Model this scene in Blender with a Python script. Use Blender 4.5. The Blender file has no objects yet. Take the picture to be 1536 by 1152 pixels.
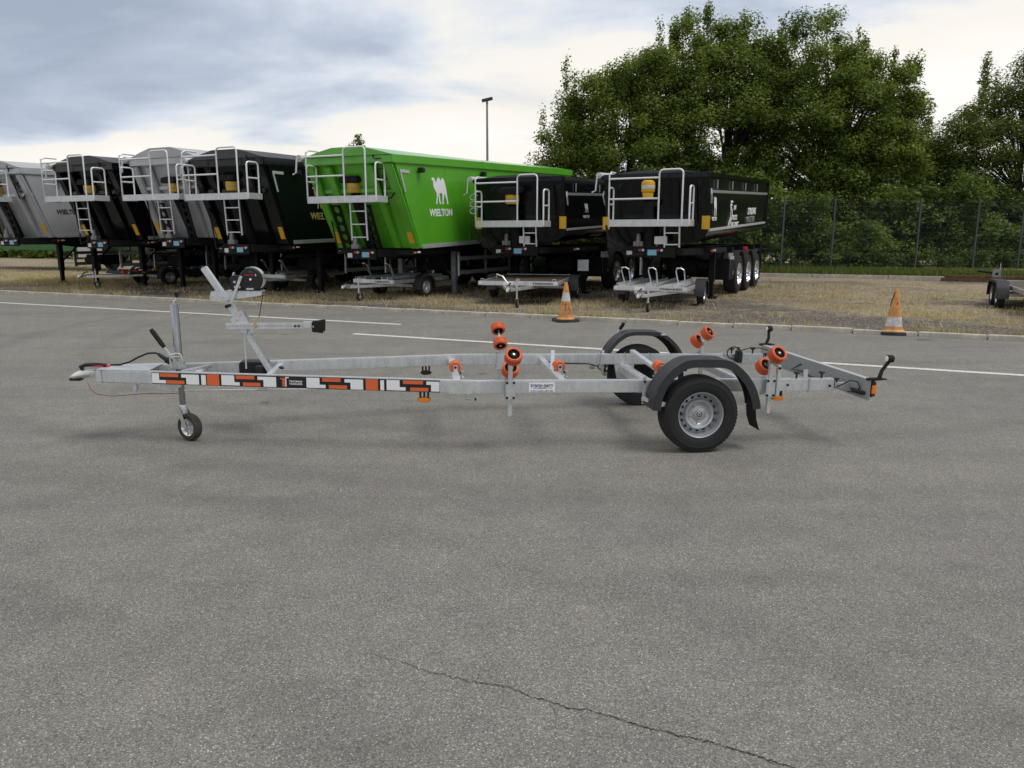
import bpy, bmesh, math, random
import numpy as np
from mathutils import Vector, Matrix, Euler
random.seed(7); rng = np.random.default_rng(11)
SC = bpy.context.scene
COL = SC.collection
PI = math.pi
def RAD(a): return math.radians(a)

# ---------------------------------------------------------------- camera, sky, sun, exposure
cam = bpy.data.cameras.new('camera'); cam.sensor_width = 36; cam.lens = 27.05
cam.clip_start = .05; cam.clip_end = 3000
co = bpy.data.objects.new('camera', cam); COL.objects.link(co)
co.location = (0, 0, 1.67); co.rotation_euler = (RAD(90-11), 0, 0); SC.camera = co

SKYOFF = (12.15, 9.2, 0); SKYOFF2 = (6.5, 1.4, 0)
SUN_AZ, SUN_EL = 118.0, 60.0          # compass degrees clockwise from +Y, elevation
W = bpy.data.worlds.new('World'); SC.world = W; W.use_nodes = True
def sky():
    nt = W.node_tree; nt.nodes.clear()
    N = lambda t, **k: _nn(nt, t, **k)
    out = N('ShaderNodeOutputWorld'); bg = N('ShaderNodeBackground'); bg.inputs[1].default_value = .1
    nt.links.new(bg.outputs[0], out.inputs[0])
    st = N('ShaderNodeTexSky'); st.sky_type = 'NISHITA'; st.sun_disc = False
    st.sun_elevation = RAD(SUN_EL); st.sun_rotation = RAD(SUN_AZ); st.dust_density = 2.0
    tc = N('ShaderNodeTexCoord'); sep = N('ShaderNodeSeparateXYZ'); nt.links.new(tc.outputs['Generated'], sep.inputs[0])
    def M(op, a, b=None, c=None):
        n = N('ShaderNodeMath'); n.operation = op
        for i, x in enumerate((a, b, c)):
            if x is None: continue
            if isinstance(x, (int, float)): n.inputs[i].default_value = x
            else: nt.links.new(x, n.inputs[i])
        return n.outputs[0]
    z = M('ADD', M('MAXIMUM', sep.outputs[2], 0.0), .20)
    x = M('DIVIDE', sep.outputs[0], z); y = M('DIVIDE', sep.outputs[1], z)
    cmb = N('ShaderNodeCombineXYZ'); nt.links.new(x, cmb.inputs[0]); nt.links.new(y, cmb.inputs[1])
    def noise(sc, detail, off, stretch, rough=.55, dist=0.0, rot=8):
        mp = N('ShaderNodeMapping'); mp.inputs['Location'].default_value = off; mp.inputs['Scale'].default_value = stretch
        mp.inputs['Rotation'].default_value = (0, 0, RAD(rot))
        nt.links.new(cmb.outputs[0], mp.inputs[0])
        n = N('ShaderNodeTexNoise'); n.inputs['Scale'].default_value = sc; n.inputs['Detail'].default_value = detail
        n.inputs['Roughness'].default_value = rough; n.inputs['Distortion'].default_value = dist
        nt.links.new(mp.outputs[0], n.inputs['Vector']); return n.outputs[0]
    a = noise(.42, 5, SKYOFF, (1, 1.3, 1), .42, .25)
    b = noise(1.15, 9, SKYOFF2, (1, 1.35, 1), .55, .35, 16)
    m = M('ADD', M('MULTIPLY', a, .72), M('MULTIPLY', b, .28))
    r = N('ShaderNodeValToRGB'); nt.links.new(m, r.inputs[0])
    e = r.color_ramp.elements
    e[0].position = .41; e[0].color = (2.95, 3.4, 4.3, 1)
    e[1].position = .63; e[1].color = (8.0, 7.8, 7.5, 1)
    for p, c in ((.46, (3.9, 4.4, 5.3, 1)), (.50, (5.7, 6.1, 6.7, 1)), (.53, (7.4, 7.2, 6.8, 1)), (.565, (7.7, 7.35, 6.75, 1))):
        k = e.new(p); k.color = c
    cov = N('ShaderNodeMapRange'); nt.links.new(b, cov.inputs[0]); cov.inputs[1].default_value = .3; cov.inputs[2].default_value = .45
    cov.inputs[3].default_value = .8; cov.inputs[4].default_value = .97
    mx = N('ShaderNodeMixRGB'); nt.links.new(cov.outputs[0], mx.inputs[0]); nt.links.new(st.outputs[0], mx.inputs[1]); nt.links.new(r.outputs[0], mx.inputs[2])
    nt.links.new(mx.outputs[0], bg.inputs[0])
def _nn(nt, t, **k):
    n = nt.nodes.new(t)
    for a, v in k.items(): setattr(n, a, v)
    return n
sky()
sl = bpy.data.lights.new('sun', 'SUN'); sl.energy = 1.45; sl.angle = RAD(26); sl.color = (1, .95, .88)
so = bpy.data.objects.new('sun', sl); COL.objects.link(so)
dv = Vector((math.sin(RAD(SUN_AZ))*math.cos(RAD(SUN_EL)), math.cos(RAD(SUN_AZ))*math.cos(RAD(SUN_EL)), math.sin(RAD(SUN_EL))))
so.rotation_euler = dv.to_track_quat('Z', 'Y').to_euler(); so.location = dv*30
SC.view_settings.view_transform = 'Standard'; SC.view_settings.look = 'None'
SC.view_settings.exposure = 0.38; SC.view_settings.gamma = 1.0; SC.view_settings.use_curve_mapping = False

# ---------------------------------------------------------------- yard frame: s along the kerb, t away from it
TH = RAD(24)
def XY(s, t): return (math.cos(TH)*s+math.sin(TH)*t, -math.sin(TH)*s+math.cos(TH)*t)
def ST(x, y): return (math.cos(TH)*x-math.sin(TH)*y, math.sin(TH)*x+math.cos(TH)*y)
TK = 14.37
def gz(s, t):
    return .03 + .09*min(1, max(0, (t-19)/11))

# ---------------------------------------------------------------- materials
MAT = {}
def mat(name, col, rough=.5, metal=0., spec=.5, noise=None, bump=None, coat=0., trans=0., alpha=None):
    """noise=(scale, amount, [col2]) ; bump=(scale, strength, distance)"""
    m = bpy.data.materials.new(name); m.use_nodes = True; nt = m.node_tree
    b = nt.nodes['Principled BSDF']
    b.inputs['Base Color'].default_value = (*col, 1); b.inputs['Roughness'].default_value = rough
    b.inputs['Metallic'].default_value = metal; b.inputs['Specular IOR Level'].default_value = spec
    b.inputs['Coat Weight'].default_value = coat; b.inputs['Coat Roughness'].default_value = .08
    if noise or bump: tc = nt.nodes.new('ShaderNodeTexCoord')
    if noise:
        sc, amt = noise[:2]; c2 = noise[2] if len(noise) > 2 else tuple(max(0, x*(1-amt)) for x in col)
        n = nt.nodes.new('ShaderNodeTexNoise'); n.inputs['Scale'].default_value = sc; n.inputs['Detail'].default_value = 6; n.inputs['Roughness'].default_value = .65
        nt.links.new(tc.outputs['Object'], n.inputs['Vector'])
        r = nt.nodes.new('ShaderNodeValToRGB'); r.color_ramp.elements[0].position = .35; r.color_ramp.elements[1].position = .65
        r.color_ramp.elements[0].color = (*c2, 1); r.color_ramp.elements[1].color = (*col, 1)
        nt.links.new(n.outputs[0], r.inputs[0]); nt.links.new(r.outputs[0], b.inputs['Base Color'])
        mr = nt.nodes.new('ShaderNodeMapRange'); nt.links.new(n.outputs[0], mr.inputs[0]); mr.inputs[1].default_value = .3; mr.inputs[2].default_value = .7
        mr.inputs[3].default_value = min(1, rough*1.25); mr.inputs[4].default_value = rough*.85
        nt.links.new(mr.outputs[0], b.inputs['Roughness'])
    if bump:
        n2 = nt.nodes.new('ShaderNodeTexNoise'); n2.inputs['Scale'].default_value = bump[0]; n2.inputs['Detail'].default_value = 4
        nt.links.new(tc.outputs['Object'], n2.inputs['Vector'])
        bp = nt.nodes.new('ShaderNodeBump'); bp.inputs['Strength'].default_value = bump[1]; bp.inputs['Distance'].default_value = bump[2]
        nt.links.new(n2.outputs[0], bp.inputs['Height']); nt.links.new(bp.outputs[0], b.inputs['Normal'])
    MAT[name] = m; return m
def galv():
    m = bpy.data.materials.new('galvanised'); m.use_nodes = True; nt = m.node_tree; b = nt.nodes['Principled BSDF']; L = nt.links.new
    tc = nt.nodes.new('ShaderNodeTexCoord')
    v = nt.nodes.new('ShaderNodeTexVoronoi'); v.inputs['Scale'].default_value = 75; L(tc.outputs['Object'], v.inputs['Vector'])
    n = nt.nodes.new('ShaderNodeTexNoise'); n.inputs['Scale'].default_value = 9; n.inputs['Detail'].default_value = 8; n.inputs['Roughness'].default_value = .7
    mp = nt.nodes.new('ShaderNodeMapping'); mp.inputs['Scale'].default_value = (1.6, 1.6, .5); L(tc.outputs['Object'], mp.inputs[0]); L(mp.outputs[0], n.inputs['Vector'])
    bw = nt.nodes.new('ShaderNodeRGBToBW'); L(v.outputs['Color'], bw.inputs[0])
    mm = nt.nodes.new('ShaderNodeMath'); mm.operation = 'MULTIPLY_ADD'; L(bw.outputs[0], mm.inputs[0]); mm.inputs[1].default_value = .22; L(n.outputs[0], mm.inputs[2])
    r = nt.nodes.new('ShaderNodeValToRGB'); e = r.color_ramp.elements; e[0].position = .38; e[0].color = (.54, .56, .57, 1); e[1].position = .85; e[1].color = (.82, .83, .83, 1)
    L(mm.outputs[0], r.inputs[0]); L(r.outputs[0], b.inputs['Base Color'])
    b.inputs['Metallic'].default_value = .7
    mr = nt.nodes.new('ShaderNodeMapRange'); L(mm.outputs[0], mr.inputs[0]); mr.inputs[1].default_value = .3; mr.inputs[2].default_value = .9; mr.inputs[3].default_value = .46; mr.inputs[4].default_value = .32
    L(mr.outputs[0], b.inputs['Roughness'])
    MAT['galv'] = m
galv()
mat('zinc', (.72, .72, .70), .28, .85, noise=(14, .2))
mat('board', (.40, .41, .42), .42, .45, noise=(7, .15))
mat('chrome', (.36, .37, .37), .22, 1.0, noise=(4, .1))
mat('alu', (.66, .67, .67), .42, .55, noise=(6, .15))
mat('aludark', (.30, .31, .31), .5, .4, noise=(5, .25))
mat('rimsilver', (.52, .53, .54), .32, .65, noise=(10, .1))
mat('rimalu', (.75, .75, .76), .22, .9)
mat('tyre', (.018, .018, .019), .82, 0, .3, noise=(30, .35, (.028, .027, .026)))
mat('rubber', (.015, .015, .015), .75, 0, .3)
mat('blackplastic', (.016, .016, .017), .5, 0, .4, noise=(22, .2))
mat('fender', (.034, .035, .037), .52, 0, .4, noise=(11, .2), bump=(420, .12, .002))
mat('orange', (.72, .13, .035), .48, 0, .4, noise=(30, .18), bump=(90, .2, .002))
mat('amber', (.80, .22, .02), .2, 0, .5)
mat('redlens', (.45, .02, .02), .2, 0, .5)
mat('darkred', (.22, .02, .02), .5)
mat('red', (.55, .02, .025), .4)
mat('alulight', (.78, .79, .79), .4, .35, noise=(6, .1))
mat('whitelens', (.8, .8, .8), .2)
mat('black', (.005, .0055, .007), .16, 0, .32, noise=(1.6, .3), bump=(1.6, .2, .02))
mat('blackmatt', (.008, .008, .009), .6, 0, .25, noise=(8, .3))
mat('tarpdark', (.06, .06, .062), .55, noise=(3, .2))
mat('tarpgrey', (.44, .445, .44), .6, noise=(2, .12))
mat('grey', (.47, .48, .49), .34, .25, coat=.2, noise=(1.2, .14), bump=(1.5, .2, .02))
mat('green', (.105, .42, .022), .33, 0, .5, coat=.45, noise=(1.1, .16), bump=(1.3, .22, .02))
mat('greendark', (.03, .16, .03), .5, noise=(4, .3))
mat('yellow', (.72, .40, .015), .45, noise=(8, .15))
mat('white', (.72, .72, .70), .45, noise=(9, .08))
mat('offwhite', (.60, .59, .56), .5, noise=(7, .2))
mat('stickerwhite', (.88, .88, .87), .35)
mat('stickerblack', (.012, .012, .013), .4)
mat('stickerorange', (.75, .14, .04), .4)
mat('navy', (.03, .05, .2), .4)
mat('blue', (.22, .5, .68), .4)
mat('gold', (.40, .32, .12), .45)
mat('letterdark', (.02, .02, .022), .4)
mat('concrete', (.56, .52, .44), .85, 0, .2, noise=(5, .35), bump=(60, .3, .01))
mat('paintline', (.78, .76, .71), .75, 0, .3, noise=(22, .3, (.50, .48, .44)))
mat('crack', (.018, .017, .016), .95, 0, .1)
mat('wood', (.16, .095, .055), .8, 0, .2, noise=(6, .5))
mat('cone', (.74, .31, .075), .5, 0, .4, noise=(7, .3, (.36, .19, .08)))
mat('conewhite', (.68, .66, .62), .55, noise=(8, .5))
mat('conebase', (.06, .055, .05), .85, noise=(10, .4))
mat('post', (.07, .09, .09), .5, .2)
mat('bark', (.055, .043, .032), .9, 0, .2, noise=(5, .45), bump=(14, .5, .05))
mat('plywood', (.10, .075, .055), .6, noise=(4, .3))
mat('tail', (.40, .05, .02), .3)

def leafmat(name, c1, c2, c3):
    m = bpy.data.materials.new(name); m.use_nodes = True; nt = m.node_tree; L = nt.links.new
    nt.nodes.clear(); out = nt.nodes.new('ShaderNodeOutputMaterial')
    at = nt.nodes.new('ShaderNodeAttribute'); at.attribute_name = 'tone'
    r = nt.nodes.new('ShaderNodeValToRGB'); e = r.color_ramp.elements; e[0].color = (*c1, 1); e[1].color = (*c3, 1)
    k = e.new(.5); k.color = (*c2, 1); L(at.outputs['Fac'], r.inputs[0])
    d = nt.nodes.new('ShaderNodeBsdfPrincipled'); L(r.outputs[0], d.inputs['Base Color']); d.inputs['Roughness'].default_value = .55; d.inputs['Specular IOR Level'].default_value = .3
    t = nt.nodes.new('ShaderNodeBsdfTranslucent')
    g = nt.nodes.new('ShaderNodeMixRGB'); g.blend_type = 'MULTIPLY'; g.inputs[0].default_value = 1; g.inputs[2].default_value = (1.3, 1.25, .45, 1); L(r.outputs[0], g.inputs[1]); L(g.outputs[0], t.inputs[0])
    mx = nt.nodes.new('ShaderNodeMixShader'); mx.inputs[0].default_value = .40; L(d.outputs[0], mx.inputs[1]); L(t.outputs[0], mx.inputs[2]); L(mx.outputs[0], out.inputs[0])
    MAT[name] = m
leafmat('leaf', (.078, .120, .024), (.150, .210, .042), (.245, .29, .065))
leafmat('leaf2', (.08, .12, .03), (.13, .18, .045), (.21, .24, .065))
leafmat('leafhedge', (.06, .10, .022), (.11, .17, .036), (.19, .25, .06))
leafmat('straw', (.17, .155, .085), (.42, .355, .245), (.66, .58, .44))
leafmat('grassgreen', (.07, .11, .02), (.12, .16, .04), (.28, .26, .10))

def asphalt():
    m = bpy.data.materials.new('asphalt'); m.use_nodes = True; nt = m.node_tree; b = nt.nodes['Principled BSDF']; L = nt.links.new
    tc = nt.nodes.new('ShaderNodeTexCoord')
    def noise(sc, det=4, ro=.6, stretch=None):
        n = nt.nodes.new('ShaderNodeTexNoise'); n.inputs['Scale'].default_value = sc; n.inputs['Detail'].default_value = det; n.inputs['Roughness'].default_value = ro
        src = tc.outputs['Object']
        if stretch:
            mp = nt.nodes.new('ShaderNodeMapping'); mp.inputs['Scale'].default_value = stretch[0]; mp.inputs['Rotation'].default_value = (0, 0, stretch[1]); L(src, mp.inputs[0]); src = mp.outputs[0]
        L(src, n.inputs['Vector']); return n.outputs[0]
    def ramp(x, stops):
        r = nt.nodes.new('ShaderNodeValToRGB'); e = r.color_ramp.elements
        e[0].position, e[0].color = stops[0][0], (*stops[0][1], 1); e[1].position, e[1].color = stops[-1][0], (*stops[-1][1], 1)
        for p, c in stops[1:-1]: k = e.new(p); k.color = (*c, 1)
        L(x, r.inputs[0]); return r.outputs[0]
    def mul(a, c, f=1., mode='MULTIPLY'):
        x = nt.nodes.new('ShaderNodeMixRGB'); x.blend_type = mode; x.inputs[0].default_value = f; L(a, x.inputs[1]); L(c, x.inputs[2]); return x.outputs[0]
    vo = nt.nodes.new('ShaderNodeTexVoronoi'); vo.inputs['Scale'].default_value = 205; L(tc.outputs['Object'], vo.inputs['Vector'])
    bw = nt.nodes.new('ShaderNodeSeparateColor'); L(vo.outputs['Color'], bw.inputs[0])
    base = ramp(bw.outputs[0], [(0, (.115, .110, .100)), (.3, (.188, .179, .160)), (.6, (.222, .212, .189)), (.88, (.282, .269, .240)), (.97, (.36, .348, .32)), (1, (.56, .545, .50))])
    gap = ramp(vo.outputs['Distance'], [(0, (1.12, 1.12, 1.12)), (.45, (1, 1, 1)), (.8, (.55, .55, .55))])
    c = mul(base, gap, .6)
    c = mul(c, ramp(noise(.45, 6, .62), [(.3, (.90, .90, .905)), (.5, (1, 1, 1)), (.7, (1.07, 1.068, 1.06))]))
    c = mul(c, ramp(noise(.9, 5, .6), [(.35, (1.0, .985, 1.0)), (.65, (1.0, 1.005, .955))]))
    c = mul(c, ramp(noise(3.2, 5, .7), [(.28, (.86, .86, .86)), (.72, (1.10, 1.10, 1.09))]))
    # long wear streaks where vehicles turn
    c = mul(c, ramp(noise(.7, 4, .5, ((.22, 1.5, 1), RAD(14))), [(.32, (.92, .92, .925)), (.55, (1.0, 1.0, 1.0)), (.75, (1.05, 1.045, 1.04))]))
    c = mul(c, ramp(noise(1.1, 3, .45, ((.35, 2.4, 1), RAD(-24))), [(.28, (.87, .87, .875)), (.42, (1, 1, 1)), (.8, (1.03, 1.03, 1.02))]))
    # faint tyre arcs and small oil spots
    for cx, cy, rad, w, dk in ((1.5, 14.5, 9.9, .09, .90), (1.5, 14.5, 8.5, .09, .91), (-6.0, -5.5, 11.2, .10, .92), (-6.0, -5.5, 9.7, .10, .92), (9.0, 2.0, 6.1, .08, .93), (-16, 16.5, 17.8, .1, .93), (-16, 16.5, 16.3, .1, .93)):
        sb = nt.nodes.new('ShaderNodeVectorMath'); sb.operation = 'DISTANCE'; L(tc.outputs['Object'], sb.inputs[0]); sb.inputs[1].default_value = (cx, cy, 0)
        nz = nt.nodes.new('ShaderNodeMath'); nz.operation = 'MULTIPLY_ADD'; L(noise(.8, 2), nz.inputs[0]); nz.inputs[1].default_value = .35; L(sb.outputs['Value'], nz.inputs[2])
        d = nt.nodes.new('ShaderNodeMath'); d.operation = 'SUBTRACT'; L(nz.outputs[0], d.inputs[0]); d.inputs[1].default_value = rad
        ab = nt.nodes.new('ShaderNodeMath'); ab.operation = 'ABSOLUTE'; L(d.outputs[0], ab.inputs[0])
        c = mul(c, ramp(ab.outputs[0], [(0, (dk, dk, dk)), (w, (dk+.015,)*3), (w*2.2, (1, 1, 1))]))
    c = mul(c, ramp(noise(1.9, 2, .4), [(.225, (.62, .61, .60)), (.255, (.9, .9, .9)), (.28, (1, 1, 1))]))
    L(c, b.inputs['Base Color']); b.inputs['Roughness'].default_value = .88; b.inputs['Specular IOR Level'].default_value = .35
    bp = nt.nodes.new('ShaderNodeBump'); bp.inputs['Strength'].default_value = .4; bp.inputs['Distance'].default_value = .003
    inv = nt.nodes.new('ShaderNodeMath'); inv.operation = 'SUBTRACT'; inv.inputs[0].default_value = 1; L(vo.outputs['Distance'], inv.inputs[1])
    L(inv.outputs[0], bp.inputs['Height']); L(bp.outputs[0], b.inputs['Normal'])
    MAT['asphalt'] = m
asphalt()
def verge_mat():
    m = bpy.data.materials.new('dry_verge'); m.use_nodes = True; nt = m.node_tree; b = nt.nodes['Principled BSDF']; L = nt.links.new
    tc = nt.nodes.new('ShaderNodeTexCoord')
    def noise(sc, det=5, ro=.65):
        n = nt.nodes.new('ShaderNodeTexNoise'); n.inputs['Scale'].default_value = sc; n.inputs['Detail'].default_value = det; n.inputs['Roughness'].default_value = ro
        L(tc.outputs['Object'], n.inputs['Vector']); return n.outputs[0]
    def ramp(x, stops):
        r = nt.nodes.new('ShaderNodeValToRGB'); e = r.color_ramp.elements
        e[0].position, e[0].color = stops[0][0], (*stops[0][1], 1); e[1].position, e[1].color = stops[-1][0], (*stops[-1][1], 1)
        for p, c in stops[1:-1]: k = e.new(p); k.color = (*c, 1)
        L(x, r.inputs[0]); return r.outputs[0]
    vo = nt.nodes.new('ShaderNodeTexVoronoi'); vo.inputs['Scale'].default_value = 26; L(tc.outputs['Object'], vo.inputs['Vector'])
    sp = nt.nodes.new('ShaderNodeSeparateColor'); L(vo.outputs['Color'], sp.inputs[0])
    grav = ramp(sp.outputs[0], [(0, (.065, .056, .047)), (.6, (.145, .126, .107)), (1, (.26, .23, .195))])
    straw = ramp(noise(9), [(.3, (.14, .112, .078)), (.5, (.29, .238, .160)), (.7, (.46, .39, .27))])
    at = nt.nodes.new('ShaderNodeAttribute'); at.attribute_name = 'grass'
    ad = nt.nodes.new('ShaderNodeMath'); ad.operation = 'MULTIPLY_ADD'; L(noise(2.2), ad.inputs[0]); ad.inputs[1].default_value = 1.1; 
    sb = nt.nodes.new('ShaderNodeMath'); sb.operation = 'SUBTRACT'; L(at.outputs['Fac'], sb.inputs[0]); sb.inputs[1].default_value = .55; L(sb.outputs[0], ad.inputs[2])
    mr = nt.nodes.new('ShaderNodeMapRange'); L(ad.outputs[0], mr.inputs[0]); mr.inputs[1].default_value = .3; mr.inputs[2].default_value = .7
    mx = nt.nodes.new('ShaderNodeMixRGB'); L(mr.outputs[0], mx.inputs[0]); L(grav, mx.inputs[1]); L(straw, mx.inputs[2]); L(mx.outputs[0], b.inputs['Base Color'])
    b.inputs['Roughness'].default_value = .95; b.inputs['Specular IOR Level'].default_value = .15
    bp = nt.nodes.new('ShaderNodeBump'); bp.inputs['Strength'].default_value = .8; bp.inputs['Distance'].default_value = .03
    L(vo.outputs['Distance'], bp.inputs['Height']); L(bp.outputs[0], b.inputs['Normal'])
    MAT['verge'] = m
verge_mat()
mat('ground', (.10, .10, .055), .95, 0, .2, noise=(.4, .4))

# ---------------------------------------------------------------- mesh helpers
def basis(axis):
    a = Vector(axis).normalized(); h = Vector((0, 0, 1)) if abs(a.z) < .9 else Vector((1, 0, 0))
    u = a.cross(h).normalized(); return a, u, a.cross(u).normalized()
class MB:
    def __init__(s): s.v = []; s.f = []; s.mi = []; s.cur = 0
    def add(s, vs, fs):
        o = len(s.v); s.v += [tuple(p) for p in vs]; s.f += [tuple(i+o for i in q) for q in fs]; s.mi += [s.cur]*len(fs); return s
    def mat(s, i): s.cur = i; return s
    def box(s, x0, x1, y0, y1, z0, z1):
        return s.add([(x0,y0,z0),(x1,y0,z0),(x1,y1,z0),(x0,y1,z0),(x0,y0,z1),(x1,y0,z1),(x1,y1,z1),(x0,y1,z1)],
                     [(0,3,2,1),(4,5,6,7),(0,1,5,4),(1,2,6,5),(2,3,7,6),(3,0,4,7)])
    def bar(s, p0, p1, w, h, side=None):
        """rectangular bar from p0 to p1; w along 'side' (default horizontal), h across"""
        p0, p1 = Vector(p0), Vector(p1); a = (p1-p0).normalized()
        if side is None: side = a.cross(Vector((0,0,1))) if abs(a.z) < .98 else Vector((1,0,0))
        u = Vector(side); u = (u-a*u.dot(a)).normalized(); n = a.cross(u).normalized()
        vs = [p+u*(i*w/2)+n*(j*h/2) for p in (p0, p1) for i, j in ((-1,-1),(1,-1),(1,1),(-1,1))]
        return s.add(vs, [(0,1,2,3),(7,6,5,4),(0,4,5,1),(1,5,6,2),(2,6,7,3),(3,7,4,0)])
    def cyl(s, p0, p1, r0, r1=None, n=14, caps=True):
        p0, p1 = Vector(p0), Vector(p1); a, u, w = basis(p1-p0); r1 = r0 if r1 is None else r1
        vs = [p+(u*math.cos(2*PI*k/n)+w*math.sin(2*PI*k/n))*r for p, r in ((p0, r0), (p1, r1)) for k in range(n)]
        fs = [(k, (k+1) % n, n+(k+1) % n, n+k) for k in range(n)]
        if caps: fs += [tuple(range(n-1, -1, -1)), tuple(range(n, 2*n))]
        return s.add(vs, fs)
    def tube(s, pts, r, n=8, closed=False):
        P = [Vector(p) for p in pts]; m = len(P); vs = []; pu = None
        for i in range(m):
            a = (P[(i+1) % m]-P[i-1]) if closed else (P[min(i+1, m-1)]-P[max(i-1, 0)])
            a.normalize()
            if pu is None: _, u, _w = basis(a)
            else:
                u = pu-a*pu.dot(a); u = u.normalized() if u.length > 1e-5 else basis(a)[1]
            pu = u; w = a.cross(u); rr = r[i] if isinstance(r, (list, tuple)) else r
            vs += [P[i]+(u*math.cos(2*PI*k/n)+w*math.sin(2*PI*k/n))*rr for k in range(n)]
        fs = []
        for i in range(m if closed else m-1):
            j = (i+1) % m
            fs += [(i*n+k, i*n+(k+1) % n, j*n+(k+1) % n, j*n+k) for k in range(n)]
        if not closed: fs += [tuple(range(n-1, -1, -1)), tuple((m-1)*n+k for k in range(n))]
        return s.add(vs, fs)
    def lathe(s, prof, o, axis, n=32, closed=False):
        o = Vector(o); a, u, w = basis(axis); m = len(prof); vs = []
        for r, h in prof: vs += [o+a*h+(u*math.cos(2*PI*k/n)+w*math.sin(2*PI*k/n))*r for k in range(n)]
        fs = []
        for i in range(m if closed else m-1):
            j = (i+1) % m
            fs += [(i*n+k, i*n+(k+1) % n, j*n+(k+1) % n, j*n+k) for k in range(n)]
        return s.add(vs, fs)
    def prism(s, pts, ext):
        P = [Vector(p) for p in pts]; e = Vector(ext); n = len(P)
        return s.add(P+[p+e for p in P], [tuple(range(n-1, -1, -1)), tuple(range(n, 2*n))]+[(k, (k+1) % n, n+(k+1) % n, n+k) for k in range(n)])
    def sheet(s, A, B, th):
        """thickened strip between two equal-length point lists"""
        A = [Vector(p) for p in A]; B = [Vector(p) for p in B]; n = len(A); vs = []
        for i in range(n):
            t = (A[min(i+1, n-1)]-A[max(i-1, 0)]); nn = t.cross(B[i]-A[i]).normalized()*th
            vs += [A[i], B[i], B[i]+nn, A[i]+nn]
        fs = [(0, 1, 2, 3), tuple(4*(n-1)+k for k in (3, 2, 1, 0))]
        for i in range(n-1):
            a, b = 4*i, 4*i+4
            fs += [(a+k, b+k, b+(k+1) % 4, a+(k+1) % 4) for k in range(4)]
        return s.add(vs, fs)
    def ball(s, c, r, n=12):
        pr = [(r*math.sin(PI*i/(n//2)), -r*math.cos(PI*i/(n//2))) for i in range(n//2+1)]
        pr[0] = (r*.02, -r); pr[-1] = (r*.02, r)
        return s.lathe(pr, c, (0, 0, 1), n)
    def mesh(s, name, mats, bevel=0, angle=35, seg=2):
        me = bpy.data.meshes.new(name); me.from_pydata(s.v, [], s.f)
        if not isinstance(mats, (list, tuple)): mats = [mats]
        for m in mats: me.materials.append(MAT[m])
        me.polygons.foreach_set('material_index', s.mi)
        bm = bmesh.new(); bm.from_mesh(me); bmesh.ops.recalc_face_normals(bm, faces=bm.faces)
        if bevel:
            es = [e for e in bm.edges if len(e.link_faces) == 2 and e.calc_face_angle(0) > RAD(30)]
            bmesh.ops.bevel(bm, geom=es, offset=bevel, segments=seg, affect='EDGES', clamp_overlap=True)
        bm.to_mesh(me); bm.free()
        me.polygons.foreach_set('use_smooth', [True]*len(me.polygons)); me.set_sharp_from_angle(angle=RAD(angle))
        return me
    def build(s, name, mats, parent=None, bevel=0, angle=35, seg=2):
        o = bpy.data.objects.new(name, s.mesh(name, mats, bevel, angle, seg)); COL.objects.link(o); o.parent = parent; return o
def place(name, me, parent, M=None):
    o = bpy.data.objects.new(name, me); COL.objects.link(o); o.parent = parent
    if M is not None: o.matrix_local = M
    return o
def tag(o, label=None, cat=None, group=None, kind=None):
    if label: o['label'] = label
    if cat: o['category'] = cat
    if group: o['group'] = group
    if kind: o['kind'] = kind
    return o
def thing(name, loc, rot, label, cat, group=None):
    o = bpy.data.objects.new(name, None); COL.objects.link(o); o.location = loc; o.rotation_euler = rot; o.empty_display_size = .2
    return tag(o, label, cat, group)
def bx(name, m, par, x0, x1, y0, y1, z0, z1, bevel=.004): return MB().box(x0, x1, y0, y1, z0, z1).build(name, m, par, bevel)
def frame(o, x, n):
    """matrix whose local X runs along x, local Z along normal n"""
    x = Vector(x).normalized(); n = Vector(n).normalized(); y = n.cross(x).normalized(); x = y.cross(n)
    return Matrix(((x.x, y.x, n.x, o[0]), (x.y, y.y, n.y, o[1]), (x.z, y.z, n.z, o[2]), (0, 0, 0, 1)))
_tx = {}
def lettering(body, width, m, parent, o, x, n, bold=0.0, height=None, center=False, name='lettering', shear=0.):
    key = (body, m, bold, shear)
    if key not in _tx:
        cu = bpy.data.curves.new('lettering', 'FONT'); cu.body = body; cu.size = 1; cu.extrude = .004; cu.offset = bold; cu.shear = shear
        t = bpy.data.objects.new('tmp', cu); COL.objects.link(t); bpy.context.view_layer.update()
        me = bpy.data.meshes.new_from_object(t.evaluated_get(bpy.context.evaluated_depsgraph_get()))
        bpy.data.objects.remove(t); me.materials.clear(); me.materials.append(MAT[m]); me.name = 'lettering'
        xs = [v.co.x for v in me.vertices]; ys = [v.co.y for v in me.vertices]
        for v in me.vertices: v.co.x -= min(xs); v.co.y -= min(ys)
        _tx[key] = (me, max(xs)-min(xs), max(ys)-min(ys))
    me, w0, h0 = _tx[key]; k = width/w0; ky = (height/h0) if height else k
    return place(name, me, parent, frame(o, x, n) @ Matrix.Diagonal((k, ky, .5, 1)))
CAMEL = [(0,140),(8,147),(18,143),(24,128),(30,118),(38,140),(46,150),(54,142),(60,128),(66,140),(74,147),(82,138),(90,118),(96,95),(98,75),(102,50),(106,25),(110,2),(100,2),(98,25),(90,48),(84,60),(80,40),(76,20),(78,2),(68,2),(68,22),(70,45),(68,62),(48,62),(52,45),(54,22),(60,2),(50,2),(46,22),(44,45),(40,55),(38,35),(36,18),(34,2),(26,2),(29,20),(32,45),(30,65),(20,80),(12,95),(10,115),(10,130),(2,132)]
_cm = {}
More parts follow.
